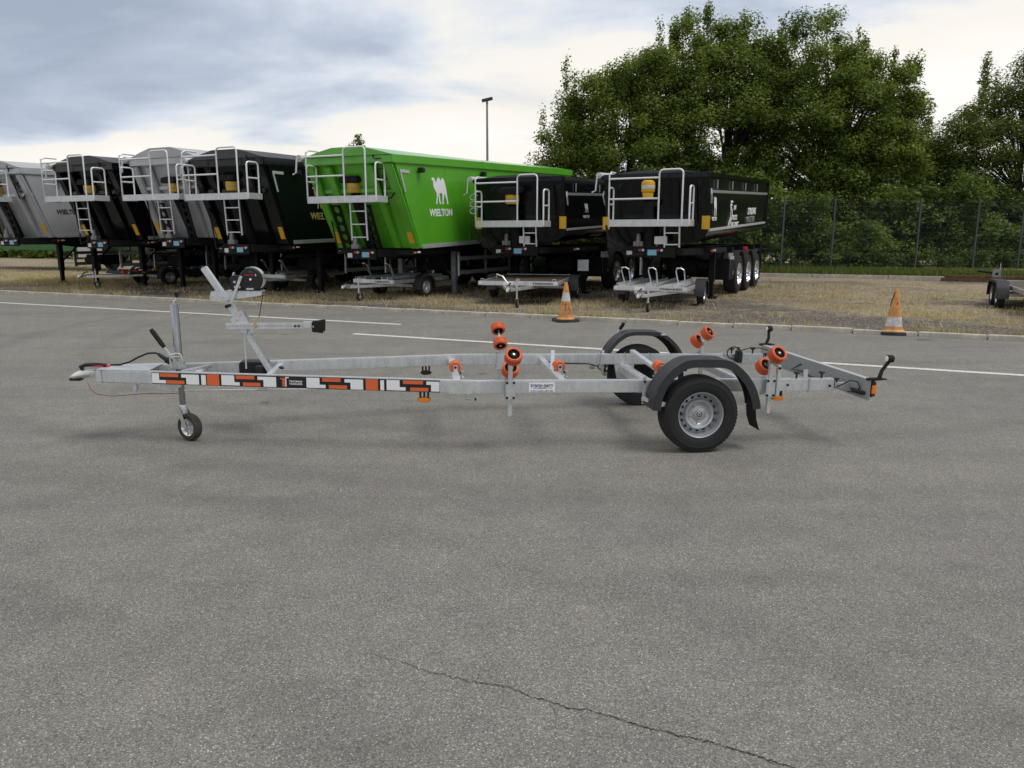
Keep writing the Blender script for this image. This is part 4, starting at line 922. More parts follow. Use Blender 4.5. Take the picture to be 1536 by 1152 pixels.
        MB().sheet([(x, sg*.765, z) for x, z in mf], [(x, sg*.945, z) for x, z in mf], .005).build('mudflap', 'rubber', fd, .001)
        bolt(fd, (.44,sg*.80,.395), (-1,0,0), .008)
    MB().cyl((-.16,1.0,.735), (-.13,.97,.80), .018, None, 12).build('hose_end', 'blackplastic', T, .002); MB().cyl((-.17,1.0,.725), (-.18,1.0,.70), .012, None, 10).build('hose_clip', 'zinc', T)
    # lighting board
    lb = bpy.data.objects.new('light_board', None); COL.objects.link(lb); lb.parent = T; lb.location = (1.335, 0, .49)
    bx('board', 'board', lb, -.003, .003, -.985, .985, -.075, .083, .001)
    bx('top_flange', 'alu', lb, -.003, .045, -.985, .985, .0832, .088, .0015); bx('bottom_flange', 'alu', lb, -.003, .03, -.985, .985, -.080, -.0752, .0015)
    for y in (-.62, -.40, .40, .62): 
        bolt(lb, (-.003,y,.03), (-1,0,0), .008, 'zinc'); bolt(lb, (-.003,y,-.03), (-1,0,0), .008, 'zinc')
    for sg in (-1, 1):
        lm = bpy.data.objects.new('tail_lamp', None); COL.objects.link(lm); lm.parent = lb; lm.location = (.006, sg*.86, .01)
        bx('lamp_body', 'blackplastic', lm, 0, .035, -.12, .12, -.062, .066, .008); bx('red_lens', 'redlens', lm, .0352, .05, -.118, .118, -.06, .064, .008)
        bx('amber_lens', 'amber', lm, .008, .046, sg*.1202 if sg > 0 else -.130, .130 if sg > 0 else -.1202, -.034, .034, .004)
        mk = bpy.data.objects.new('marker_stalk', None); COL.objects.link(mk); mk.parent = lb; mk.location = (.02, sg*.975, .088)
        MB().tube([(-.05,0,.004),(.02,0,.005),(.08,0,.004)], [.012,.014,.010], 8).build('foot', 'rubber', mk)
        MB().prism([(-.04,-.02,0),(.11,-.02,0),(.11,.02,0),(-.04,.02,0)], (0,0,.009)).build('flange', 'rubber', mk, .003)
        dx = .06 if sg < 0 else -.02
        MB().tube([(.02 if sg > 0 else .05,0,.0),(.05+dx*.3,0,.07),(.06+dx,0,.145)], [.017,.0145,.014], 10).build('stalk', 'rubber', mk)
        c = Vector((.065+dx, 0, .165)); MB().cyl(c-Vector((.024,0,0)), c+Vector((.024,0,0)), .030, None, 18).build('lamp_case', 'rubber', mk, .004)
        MB().cyl(c-Vector((.030,0,0)), c-Vector((.0245,0,0)), .021, .023, 16).build('white_lens', 'whitelens', mk, .002); MB().cyl(c+Vector((.0245,0,0)), c+Vector((.030,0,0)), .023, .021, 16).build('red_lens', 'redlens', mk, .002)
        # telescopic support of the board
        sb = MB().bar((1.21-1.335,sg*.67,-.005), (-.004,sg*.67,-.005), .04, .03).build('slide_bar', 'galv', lb, .003)
        MB().prism([(-.085,sg*.70,-.01),(-.004,sg*.70,.02),(-.004,sg*.70,-.045),(-.085,sg*.70,-.035)], (0,sg*.004,0)).build('slide_plate', 'galv', lb, .001)
        for ku in (-.10,): MB().cyl((ku,sg*.67,.012), (ku,sg*.67,.035), .007, None, 8).lathe([(.004,.03),(.013,.03),(.022,.04),(.022,.046),(.004,.048)], (ku,sg*.67,0), (0,0,1), 10).build('star_knob', 'blackplastic', lb)
    MB().tube([(-.12,-.705,-.02),(-.09,-.75,.01),(-.06,-.80,.05),(-.02,-.84,.045),(-.01,-.86,.0),(-.03,-.83,-.04),(-.05,-.76,-.05)], .005, 7).build('lamp_wire', 'rubber', lb)
    MB().tube([(-.006,-.93,-.028),(-.018,-.90,-.03),(-.022,-.85,-.032),(-.018,-.78,-.03),(-.006,-.74,-.03)], [.014,.017,.016,.015,.012], 10).build('cable_tail', 'rubber', lb)
    MB().tube([(-.012,-.2,-.04),(-.01,-.1,-.055),(-.012,.1,-.03),(-.012,.3,-.05),(-.008,.12,.03)], .005, 6).build('lamp_wire', 'rubber', lb)
    # wiring coil on far rail end
    MB().tube([(.88+.07*math.cos(q),.60,.55+.06*math.sin(q)) for q in np.linspace(0,2*PI,18)[:-1]], .006, 6, True).build('wire_loop', 'rubber', T)
    bx('junction_box', 'blackplastic', T, .90, .95, .55, .63, .46, .575, .008)
    MB().tube([(.93,.6,.57),(1.05,.62,.60),(1.18,.7,.585),(1.31,.78,.55)], .005, 6).build('loom', 'rubber', T)
    MB().tube([(-1.0,.62,.472),(-.8,.628,.452),(-.55,.63,.445),(-.46,.63,.42)], .006, 6).build('loom', 'rubber', T)
    MB().cyl((-.52,.72,.40), (-.47,.72,.40), .022, None, 12).build('shock_bush', 'zinc', T)
boat_trailer()

# ================================================================ SEMI-TRAILERS (x to the right, y rearwards, z up; origin under the front top edge)
def semi_wheel_meshes():
    R, r, h = .52, .295, .18
    ty = MB().lathe([(r*.97,-h*.8),(r*1.05,-h*.95),(r+.12,-h*1.02),(R*.97,-h*.88),(R,-h*.7),(R,h*.7),(R*.97,h*.88),(r+.12,h*1.02),(r*1.05,h*.95),(r*.97,h*.8)], (0,0,0), (1,0,0), 36).mesh('tyre', 'tyre', angle=30)
    def rim(m):
        b = MB().lathe([(r*.97,-h*.8),(r*.85,-h*.4),(r*.85,h*.4),(r*1.02,h*.95),(r*.99,h),(r*.93,h*.85),(r*.88,h*.2),(r*.80,h*.02),(r*.55,h*.02),(r*.46,h*.25),(r*.36,h*.3),(r*.30,h*.9),(r*.2,h*1.0),(r*.01,h*1.0)], (0,0,0), (1,0,0), 32)
        b.cur = 1; a, u, v = basis((1,0,0))
        for k in range(10):
            t = 2*PI*k/10; c = (u*math.cos(t)+v*math.sin(t))*r*.68+a*(h*.02+.004); b.add([c+(u*math.cos(q)+v*math.sin(q))*.037 for q in np.linspace(0,2*PI,11)[:-1]], [tuple(range(10))])
        return b.mesh('rim', [m, 'rubber'], angle=40)
    return ty, rim('rimalu'), rim('rimsilver')
TY, RIMA, RIMS = semi_wheel_meshes()
def semi_wheel(par, x, y, z, out, alu=True):
    w = bpy.data.objects.new('wheel', None); COL.objects.link(w); w.parent = par; w.location = (x, y, z); w.rotation_euler = (0, 0, 0 if out > 0 else PI)
    place('tyre', TY, w); place('rim', RIMA if alu else RIMS, w)
_hoop = {}
def railing(T, W2, y0, y1, z, hgt=.95, m='alulight', mirror=False, hoop=(.10, .72), left=True):
    """aluminium work platform with guard rails and a taller ladder hoop"""
    P = bpy.data.objects.new('work_platform', None); COL.objects.link(P); P.parent = T; P.location = (0, 0, z)
    bx('deck', 'alu', P, -W2, W2, y0, y1, -.02, .0, .003)
    bx('fascia', 'alu', P, -W2-.01, W2+.01, y0-.025, y0-.001, -.13, .03, .004)
    for s in (-1, 1): bx('side_fascia', 'alu', P, min(s*W2, s*(W2+.02))+.0, max(s*W2, s*(W2+.02)), y0, y1, -.125, .025, .003)
    r = .021; f = y0-.012; hx0, hx1 = W2*hoop[0], W2*hoop[1]
    rl = lambda nm, pts: MB().tube(pts, r, 8).build(nm, m, P, angle=50)
    rl('corner_post', [(-W2,f,-.1),(-W2,f,hgt+.12)]); rl('top_rail', [(-W2,f,hgt),(hx0,f,hgt)]); rl('mid_rail', [(-W2,f,hgt*.52),(hx0,f,hgt*.52)])
    def arch(x0, x1, y, h, nm):
        q = .09; pts = [(x0,y,-.1),(x0,y,h-q)]+[(x0+q-q*math.cos(a),y,h-q+q*math.sin(a)) for a in (.5,1.0,1.57)]+[(x1-q+q*math.sin(a),y,h-q+q*math.cos(a)) for a in (0,.57,1.07)]+[(x1,y,h-q),(x1,y,-.1)]
        rl(nm, pts)
    arch(hx0, hx1, f, hgt+.17, 'ladder_hoop')
    def sidehoop(x, h):
        q = .07; d = y1-.08; pts = [(x,f,-.1),(x,f,h-q),(x,f+.02,h-.02),(x,f+q,h),(x,d-q,h),(x,d-.02,h-.02),(x,d,h-q),(x,d,-.05)]
        rl('side_rail', pts); rl('side_rung', [(x,f,h*.5),(x,d,h*.5)])
    sidehoop(W2, hgt*.80); sidehoop(-W2, hgt*.80)
    if left: rl('top_side_rail', [(-W2,f,hgt+.1),(-W2,f+.12,hgt+.16),(-W2,y1,hgt+.16)])
    return P, hx0, hx1
def ladder(T, x0, x1, y, z0, z1, rungs, m='alu'):
    L = bpy.data.objects.new('ladder', None); COL.objects.link(L); L.parent = T; L.location = (0, y, z1)
    for x in (x0, x1): MB().bar((x,0,0), (x,.04,z0-z1), .035, .03).build('stile', m, L, .004)
    for k in range(rungs): z = (z0-z1)*(k+.75)/rungs; MB().bar((x0+.02,.02,z), (x1-.02,.02,z), .06, .025).build('rung', m, L, .003)
def chassis(T, L, z0, z1, dz, wheels, alu_rim, leg_y, guards, fender_m='blackmatt', w=1.25, legm='blackmatt', gm='aludark'):
    """black frame, landing legs, three axles, side guards"""
    sl = lambda y: z0+(z1-z0)*y/L
    c = bpy.data.objects.new('chassis', None); COL.objects.link(c); c.parent = T
    for x in (-.5, .5): MB().prism([(x-.06,1.3,sl(1.3)-.02),(x-.06,L,sl(L)-.02),(x-.06,L,sl(L)-.36),(x-.06,2.8,sl(2.8)-.38),(x-.06,1.3,sl(1.3)-.16)], (.12,0,0)).build('long_beam', 'blackmatt', c, .01)
    bx('kingpin_plate', 'blackmatt', c, -1.15, 1.15, 1.0, 2.7, z0-.14, z0-.02, .01)
    for y in (3.2, 4.6, 6.2, L-.3): bx('cross_beam', 'blackmatt', c, -1.2, 1.2, y-.06, y+.06, sl(y)-.18, sl(y)-.04, .005)
    bx('air_tank', 'blackmatt', c, -.42, .42, leg_y+.5, leg_y+1.6, .62, .95, .08)
    for s in (-1, 1):
        lg = bpy.data.objects.new('landing_leg', None); COL.objects.link(lg); lg.parent = T; lg.location = (s*.88, leg_y, 0)
        bx('leg_housing', legm, lg, -.075, .075, -.075, .075, .42, sl(leg_y)-.1, .008); bx('leg_inner', legm, lg, -.055, .055, -.055, .055, .04, .5, .006); bx('leg_foot', 'blackmatt', lg, -.15, .15, -.14, .14, -.005, .045, .01)
        MB().bar((0,.07,.75), (0,.75,sl(leg_y)-.25), .05, .05).build('leg_brace', 'blackmatt', lg, .004)
    for y in wheels:
        MB().cyl((-1.0,y,.52+dz), (1.0,y,.52+dz), .07, None, 12).build('axle', 'blackmatt', c)
        for s in (-1, 1):
            semi_wheel(T, s*1.05, y, .52+dz, s, alu_rim)
            pr = [(y+.63*math.cos(a), .53+dz+.62*math.sin(a)) for a in np.linspace(RAD(12), RAD(168), 13)]
            MB().sheet([(s*.86,p,q) for p, q in pr], [(s*1.25,p,q) for p, q in pr], .02).build('mudguard', fender_m, T, 0, 50)
    for y0, y1, s in guards:
        g = bpy.data.objects.new('side_guard', None); COL.objects.link(g); g.parent = T; g.location = (s*1.2, 0, 0)
        for z in (.62, 1.0): bx('guard_rail', gm, g, -.015, .015, y0, y1, z-.055, z+.055, .004)
        for y in (y0+.04, (y0+y1)/2, y1-.04): bx('guard_post', gm, g, -.05, -.0155, y-.04, y+.04, .52, sl(y)-.2, .004)
        bx('guard_end', 'alu', g, -.02, .02, y0-.05, y0-.001, .54, 1.08, .004)
    bx('rear_bumper', 'blackmatt', c, -1.2, 1.2, L-.1, L, .55, .70, .01)
    for s in (-1, 1):
        bx('tail_lamp', 'redlens', T, s*.95-.2, s*.95+.2, L+.001, L+.05, .78, .92, .01); bx('side_lamp', 'whitelens', T, s*1.2-.02, s*1.2+.02, 1.05, 1.15, z0-.09, z0-.05, .003)
        bx('marker_lamp', 'amber', T, s*1.17-.03, s*1.17+.03, .96, .995, z0-.1, z0-.06, .003)
    bx('mud_curtain', 'rubber', T, -1.2, 1.2, wheels[-1]+.68, wheels[-1]+.70, .25, 1.0)
def connector(T, y, z, x0=-.62, x1=.3):
    b = bpy.data.objects.new('connector_panel', None); COL.objects.link(b); b.parent = T; b.location = (0, y, z)
    bx('panel', 'blackmatt', b, x0, x1, 0, .05, -.13, .13, .006); bx('blue_plate', 'blue', b, -.12, .10, -.008, -.001, -.08, .05, .002); bx('white_plate', 'white', b, x0+.06, x0+.2, -.008, -.001, -.09, .02, .002)
    for k, x in enumerate((-.3, -.22, .15, .23)): MB().cyl((x,-.001,.04), (x,-.05,.04), .03, None, 10).build('socket', 'alu' if k % 2 else 'red', b)
    MB().cyl((-.38,.1,.13), (-.38,.1,.42), .07, .05, 12).build('valve_block', 'aludark', b, .01); bx('valve_box', 'aludark', b, -.5, -.26, .06, .2, .12, .24, .01)
    MB().tube([(-.5,-.02,.1),(-.75,-.1,.0),(-.95,.05,.3),(-1.1,.1,.8),(-1.13,.05,1.3)], .02, 7).build('air_hose', 'rubber', b)
def ram(T, x, y, z0, zh, sl, cap=False):
    r = bpy.data.objects.new('tipping_ram', None); COL.objects.link(r); r.parent = T; r.location = (x, y, z0)
    MB().cyl((0,.45*(zh-z0)*sl,0), (0,0,zh-z0-.2), .13, .13, 18).build('cylinder', 'blackmatt', r)
    if cap:
        MB().lathe([(.145,0),(.155,.02),(.155,.20),(.14,.24),(.09,.265),(.01,.27)], (0,-.05,zh-z0), (0,0,1), 22).build('yellow_cap', 'yellow', r); MB().lathe([(.156,.07),(.1575,.08),(.1575,.14),(.156,.15)], (0,-.05,zh-z0), (0,0,1), 22).build('cap_band', 'offwhite', r)
        MB().lathe([(.11,-.16),(.13,-.02),(.12,0)], (0,-.05,zh-z0), (0,0,1), 20).build('collar', 'yellow', r); bx('hinge_bracket', 'blackmatt', r, -.22, .22, .0, .4, zh-z0-.32, zh-z0-.2, .01)
    else:
        MB().prism([(-.3,-.25,zh-z0+.05),(.28,-.25,zh-z0+.05),(.28,.35,zh-z0+.16),(-.3,.35,zh-z0+.16)], (0,0,.16)).build('hood', 'blackmatt', r, .03)
        MB().lathe([(.0,-.17),(.15,-.17),(.165,-.15),(.175,.05),(.0,.05)], (.02,-.05,zh-z0), (0,0,1), 22).build('yellow_collar', 'yellow', r); MB().lathe([(.169,-.10),(.1735,-.09),(.1755,-.04),(.174,-.03)], (.02,-.05,zh-z0), (0,0,1), 22).build('collar_band', 'gold', r)
def holed_plate(T, x, p0, p1, wd, n, m):
    """strip with round holes running from p0 to p1 (y,z), lying in the x-direction plane"""
    b = MB(); p0, p1 = Vector((x, *p0)), Vector((x, *p1)); a = (p1-p0)/n; u = Vector((1,0,0)); k = 16; hl = a.length/2; R = min(wd*.34, hl*.72); ad = a.normalized(); nn = ad.cross(u).normalized()*.03
    for i in range(n):
        c = p0+a*(i+.5); O = []; I = []
        for j in range(k):
            q = 2*PI*j/k; cx, cy = math.cos(q), math.sin(q); m_ = max(abs(cx), abs(cy)); O.append(c+u*(cx/m_*wd/2)+ad*(cy/m_*hl)); I.append(c+u*cx*R+ad*cy*R)
        b.add(O+I+[p+nn for p in O]+[p+nn for p in I], [(j, (j+1) % k, k+(j+1) % k, k+j) for j in range(k)]+[(2*k+j, 3*k+j, 3*k+(j+1) % k, 2*k+(j+1) % k) for j in range(k)]+[(k+j, k+(j+1) % k, 3*k+(j+1) % k, 3*k+j) for j in range(k)])
    return b.build('ram_frame', m, T)
def box_tipper(label, s, t, ang, m, L=10., zb=(1.45, 1.65), zt=(3.55, 3.75), ov=.8, plat=(-.5, .25, 2.6), platw=1.2, roofm='tarpdark', gable=.2, letter=None, group=None, holes=True, rimm=None, corner=True, tone=None, legm='blackmatt', platx=0., leg_y=2.35):
    x, y = XY(s, t); T = thing('tipper_semi_trailer', (x, y, gz(s, t+3)), (0, 0, -RAD(ang)), label, 'semi-trailer', group)
    rimm = rimm or m; w = 1.25; sz = lambda y, q: q[0]+(q[1]-q[0])*y/L
    fy = lambda z: ov*(zt[0]-z)/(zt[0]-zb[0])      # front face y at height z
    B = bpy.data.objects.new('tipper_body', None); COL.objects.link(B); B.parent = T
    MB().prism([(-w,0,zt[0]),(-w,ov,zb[0]),(-w,L,zb[1]),(-w,L,zt[1])], (2*w,0,0)).build('hull', m, B, .02)
    for sg in (-1, 1):
        x0, x1 = (w-.02, w+.045) if sg > 0 else (-w-.045, -w+.02)
        MB().prism([(x0,-.05,zt[0]-.17),(x0,L,zt[1]-.17),(x0,L,zt[1]+.02),(x0,-.05,zt[0]+.02)], (x1-x0,0,0)).build('top_rim', rimm, B, .015)
        x0, x1 = (w-.01, w+.02) if sg > 0 else (-w-.02, -w+.01)
        MB().prism([(x0,ov+.1,zb[0]-.01),(x0,L,zb[1]-.01),(x0,L,zb[1]+.09),(x0,ov+.07,zb[0]+.09)], (x1-x0,0,0)).build('bottom_sill', 'alu', B, .008)
        # corner post on the slanted front
        c = sg*(w-.11); MB().bar((c,-.035,zt[0]-.18), (c,ov-.035,zb[0]), .24, .08, side=(1,0,0)).build('corner_post', m, B, .02)
        c = sg*.62; MB().bar((c,-.02,zt[0]-.2), (c,ov-.03,zb[0]+.02), .2, .10, side=(1,0,0)).build('front_rib', m, B, .02)
        if corner:
            xx = sg*(w+.012); y0 = fy(zt[0]-.3)+.12
            MB().box(min(xx,xx+sg*.004),max(xx,xx+sg*.004),y0,y0+.4,zt[0]-.36,zt[0]-.29).build('reflective_tape', 'alu', B); MB().bar((xx+sg*.002,y0+.03,zt[0]-.362),(xx+sg*.002,y0+.03+.35*ov/(zt[0]-zb[0]),zt[0]-.8),.06,.004,side=(0,1,0)).build('reflective_tape', 'alu', B)
        bx('yellow_tag', 'yellow', B, sg*(w-.13)-.075, sg*(w-.13)+.075, 0, .012, 0, .33, .003).matrix_local = Matrix.Translation((0, fy(zb[0]+.12)-.10, zb[0]+.12)) @ Matrix.Rotation(math.atan2(ov, zt[0]-zb[0]), 4, 'X')
        for k in range(1, 8 if L > 9 else 6):
            yy = ov+(L-ov)*k/8; MB().box(min(sg*w,sg*(w+.008)),max(sg*w,sg*(w+.008)),yy-.014,yy+.014,sz(yy,zb)+.1,sz(yy,zt)-.18).build('panel_seam', m, B)
    bx('front_header', rimm, B, -w-.04, w+.04, -.09, .02, zt[0]-.16, zt[0]+.02, .015)
    for z in (zt[0]-.75,): bx('front_beam', m, B, -w+.02, w-.02, fy(z)-.07, fy(z)+.03, z-.05, z+.05, .01)
    # tarpaulin roof with a raised front
    G = [(-w-.03,0),(-.78,gable*.62),(-.4,gable),(.4,gable),(.78,gable*.62),(w+.03,0)]
    vs = []; ys = [-.12, .05, .9, L*.5, L]
    for yy in ys:
        k = 1 if yy < 1 else .75; vs += [(gx, yy, sz(max(0,yy),zt)+.025+gh*k) for gx, gh in G]+[(gx, yy, sz(max(0,yy),zt)+.0205) for gx, gh in (G[-1], G[0])]
    n = len(G)+2; fs = [(i*n+j, i*n+(j+1) % n, (i+1)*n+(j+1) % n, (i+1)*n+j) for i in range(len(ys)-1) for j in range(n)]+[tuple(range(n)), tuple((len(ys)-1)*n+j for j in range(n))]
    MB().add(vs, fs).build('tarpaulin', roofm, B, 0, 20)
    MB().cyl((-w-.13,-.15,zt[0]+.02), (-w-.13,L,zt[1]+.02), .085, None, 14).build('tarp_roll', 'offwhite', B)
    MB().tube([(-w-.13,-.15,zt[0]+.02),(-w-.13,-.22,zt[0]+.02),(-w-.16,-.23,zt[0]-.32),(-w-.26,-.23,zt[0]-.36)], .022, 7).build('tarp_crank', 'alu', B)
    for k in range(3): bx('work_lamp', 'blackplastic', B, w+.02, w+.16, 1.0+k*3.2, 1.16+k*3.2, sz(1+k*3.2,zt)-.36, sz(1+k*3.2,zt)-.24, .02)
    # front equipment
    if holes:
        for hx in (-.72, .18): holed_plate(T, hx+platx, (fy(plat[2]-.15)-.2, plat[2]-.15), (ov-.28, zb[0]-.05), .30, 5, 'blackmatt')
    ram(T, -.12+platx, fy(plat[2])-.12, zb[0]+.02, plat[2]+.30, .9)
    P, h0, h1 = railing(T, platw, plat[0], plat[1], plat[2]); P.location.x = platx
    ladder(T, h0+platx+.1, h1+platx-.08, plat[0]+.05, plat[2]-1.0, plat[2]-.1, 3)
    # black rungs up the front, loop handle
    MB().tube([(.78,fy(plat[2]+.9)-.12,plat[2]+.95),(.78,fy(plat[2]+.1)-.15,plat[2]+.0),(.98,fy(plat[2]+.1)-.15,plat[2]-.02),(1.1,fy(plat[2]+.15)-.15,plat[2]+.1)], .018, 7).build('hose_rail', 'blackmatt', T)
    for k in range(4): z = plat[2]+.2+.22*k; MB().bar((.80,fy(z)-.13,z), (1.0,fy(z)-.13,z), .03, .02).build('front_rung', 'blackmatt', T, .002)
    MB().tube([(.98+.09*math.cos(q),fy(zt[0]-.45)-.12,zt[0]-.45+.07*math.sin(q)) for q in np.linspace(0,5,12)], .02, 6).build('hose_loop', 'rubber', T)
    connector(T, ov-.55, zb[0]-.14)
    MB().prism([(-.7,ov-.5,zb[0]-.02),(.4,ov-.5,zb[0]-.02),(.8,ov+.6,zb[0]-.02),(-.8,ov+.6,zb[0]-.02)], (0,0,-.2)).build('gooseneck', 'blackmatt', T, .02)
    chassis(T, L, zb[0]-.02, zb[1]-.02, gz(s, t+8)-gz(s, t+3), [L-3.9, L-2.55, L-1.2], False, leg_y, [(3.1, L-4.8, 1), (3.1, L-4.8, -1)], legm=legm)
    if letter: letter(T, B, w, L, zb, zt, ov)
    return T
SG = 'tipper semi-trailers parked in a row'
def greenlogo(T, B, w, L, zb, zt, ov):
    camel(.80, 'stickerwhite', B, (w+.006, 1.68, 2.38), (0, 1, .03), (1, 0, 0)); lettering('WIELTON', 1.12, 'stickerwhite', B, (w+.006, 1.55, 2.08), (0, 1, .03), (1, 0, 0), .03, .19)
def goldlogo(T, B, w, L, zb, zt, ov):
    lettering('WIELTON', 1.1, 'gold', B, (w+.006, 1.6, 2.03), (0, 1, .02), (1, 0, 0), .03, .19); camel(.7, 'gold', B, (w+.006, 1.72, 2.32), (0, 1, .02), (1, 0, 0))
def blacklogo(T, B, w, L, zb, zt, ov):
    lettering('WIELTON', .80, 'letterdark', B, (w+.006, .95, 2.26), (0, 1, .02), (1, 0, 0), .03, .15)
box_tipper('green tipper semi-trailer with a white animal emblem on its side', -11.23, 15.7, 26, 'green', 11.1, (1.30, 1.62), (3.43, 3.86), 1.1, (-.32, .10, 2.50), 1.0, 'green', .2, greenlogo, SG, legm='aludark', leg_y=3.4)
box_tipper('glossy black tipper semi-trailer parked against the green one', -14.88, 15.6, 26, 'black', 10.2, (1.40, 1.62), (3.50, 3.72), .8, (-.5, -.05, 2.62), 1.08, 'tarpdark', .22, goldlogo, SG, holes=False, platx=.06)
box_tipper('silver grey tipper semi-trailer with raised pale roof between two black ones', -17.5, 16.0, 26, 'grey', 10.2, (1.55, 1.75), (3.66, 3.86), .75, (-.70, -.25, 2.66), 1.06, 'tarpgrey', .26, None, SG, corner=False, platx=.2)
box_tipper('black tipper semi-trailer between two silver grey ones', -20.45, 15.85, 26, 'black', 10.2, (1.50, 1.7), (3.58, 3.78), .82, (-.56, -.1, 2.68), 1.06, 'tarpdark', .22, None, SG, holes=False, corner=False)
box_tipper('silver grey tipper semi-trailer with black lettering on its side', -24.3, 15.8, 26, 'grey', 10.2, (1.55, 1.75), (3.58, 3.78), .78, (-.6, -.15, 2.72), 1.06, 'tarpgrey', .22, blacklogo, SG, corner=False, platx=-.2)

def halfpipe(label, s, t, ang, L, zb, zt, zs, plat, m='black', logo=None, cap=False, wheels=(), group=None, leg_y=2.3, platw=.95):
    """dump semi-trailer with a rounded trough; zs = height where the side starts to curve in"""
    x, y = XY(s, t); T = thing('dump_semi_trailer', (x, y, gz(s, t+3)), (0, 0, -RAD(ang)), label, 'semi-trailer', group); w = 1.25
    B = bpy.data.objects.new('dump_body', None); COL.objects.link(B); B.parent = T
    half = [(w, zt), (w, zt-.06), (w+.0, zt-.32), (w-.015, zs)]
    for q in np.linspace(.15, 1, 7): a = q*PI/2; half.append((w-.015-.55*(1-math.cos(a)), zs-(zs-zb)*math.sin(a)))
    sec = half+[(-a, b) for a, b in reversed(half)]; n = len(sec); vs = []
    rise = .27; ys = [0, .3, L*.5, L]
    for yy in ys:
        vs += [(a, yy+(zt-b)*.16*(1 if yy < .4 else (1 if yy < L else -.05)), b+rise*yy/L) for a, b in sec]
    fs = [(i*n+j, i*n+(j+1), (i+1)*n+(j+1), (i+1)*n+j) for i in range(len(ys)-1) for j in range(n-1)]+[tuple(range(n)), tuple((len(ys)-1)*n+j for j in range(n))]
    MB().add(vs, fs).build('trough', m, B, 0, 28)
    rz = lambda y: rise*y/L
    for sg in (-1, 1):
        MB().bar((sg*(w+.01),-.03,zt+.0), (sg*(w+.01),L,zt+rise), .09, .10, side=(1,0,0)).build('top_rim', m, B, .015)
        MB().bar((sg*(w+.012),.12,zt-.36), (sg*(w+.012),L-.1,zt-.36+rise), .03, .07, side=(1,0,0)).build('side_rail', 'aludark', B, .008)
        MB().bar((sg*(w-.01),.25,zs-.02), (sg*(w-.01),L,zs-.02+rise), .05, .06, side=(1,0,0)).build('bottom_trim', 'alu', B, .008)
        for k in range(4): yy = .7+k*(L-1)/4; MB().bar((sg*(w+.035),yy,zt-.30+rz(yy)), (sg*(w+.035),yy,zt-.10+rz(yy)), .025, .02).build('tarp_hook', 'alu', B)
        MB().bar((sg*(w+.02),L-.05,zt+rise+.02), (sg*(w+.02),L-.1,zs+rise-.1), .06, .12, side=(1,0,0)).build('rear_post', m, B, .01)
        bx('yellow_tag', 'yellow', B, sg*(w-.05)-.09, sg*(w-.05)+.09, .08, .10, zs+.0, zs+.30, .003)
        MB().tube([(sg*(w+.03),.12,zt-.30),(sg*(w+.05),.10,zt-.42),(sg*(w+.03),.2,zt-.62)], .02, 6).build('hook', 'alu', B)
    MB().bar((-w,-.02,zt+.01), (w,-.02,zt+.01), .10, .12).build('front_rim', m, B, .015)
    MB().prism([(-w,-.05,zt+.05),(w,-.05,zt+.05),(.5,-.05,zt+.13),(-.5,-.05,zt+.13)], (0,L*.6,.0)).build('tarpaulin', 'tarpdark', B)
    MB().cyl((-w-.1,-.1,zt+.06), (-w-.1,L,zt+.06+rise), .07, None, 12).build('tarp_roll', 'offwhite', B)
    MB().tube([(-w-.1,-.1,zt+.06),(-w-.1,-.2,zt+.06),(-w-.13,-.21,zt-.30),(-w-.22,-.21,zt-.34)], .02, 6).build('tarp_crank', 'alu', B)
    for k in range(2): MB().tube([(.55+k*.42,-.02,zt-.15),(.55+k*.42,.05,zt-1.0)], .016, 6).build('front_ladder_stile', 'blackmatt', T)
    for k in range(4): MB().cyl((.55,-.0+.03*k,zt-.2-.22*k), (.97,-.0+.03*k,zt-.2-.22*k), .012, None, 6).build('front_rung', 'blackmatt', T)
    ram(T, -.1, -.12, zb-.1, zt-.42 if not cap else zt-.36, .35, cap)
    P, h0, h1 = railing(T, platw, plat[0], plat[1], plat[2], hoop=(.25, .82))
    ladder(T, h0+.15, h1-.05, plat[0]+.03, plat[2]-.6, plat[2]-.08, 2)
    connector(T, .0, zb-.2, -.7, .55)
    bx('control_bracket', 'alu', T, .05, .35, -.05, .0, zb-.02, zb+.16, .01)
    for k in range(0 if cap else 3): MB().tube([(-1.02+.10*math.cos(q)-.01*q,plat[0]+.06,plat[2]+.62-.17*k+.07*math.sin(q)) for q in np.linspace(.4, 5.2, 12)], .011, 6).build('air_coil', 'alu', T)
    MB().tube([(-1.05,plat[0]+.1,plat[2]-.1),(-.95,plat[0],zb+.1),(-.6,-.1,zb-.3),(-.2,-.1,zb-.25)], .028, 7).build('air_hose', 'rubber', T)
    bx('side_box', 'blackplastic', T, -1.24, -.75, .25, .95, zb-.15, zb+.4, .04)
    MB().prism([(-.75,.05,zb-.12),(.7,.05,zb-.12),(1.1,1.4,zb-.12),(-1.1,1.4,zb-.12)], (0,0,-.16)).build('gooseneck', 'blackmatt', T, .02)
    chassis(T, L, zb-.1, zb-.05, gz(s, t+7)-gz(s, t+3), wheels, True, leg_y, [(2.9, wheels[0]-.75, 1), (2.9, wheels[0]-.75, -1)], 'fender', gm='alu')
    bx('tool_box', 'blackmatt', T, .72, 1.22, 2.75, wheels[0]-.8, .45, 1.0, .02)
    MB().cyl((.5,wheels[1],1.18), (1.15,wheels[1],1.18), .10, None, 12).build('red_cylinder', 'red', T)
    if logo: logo(T, B, w, L, zs, zt, rise)
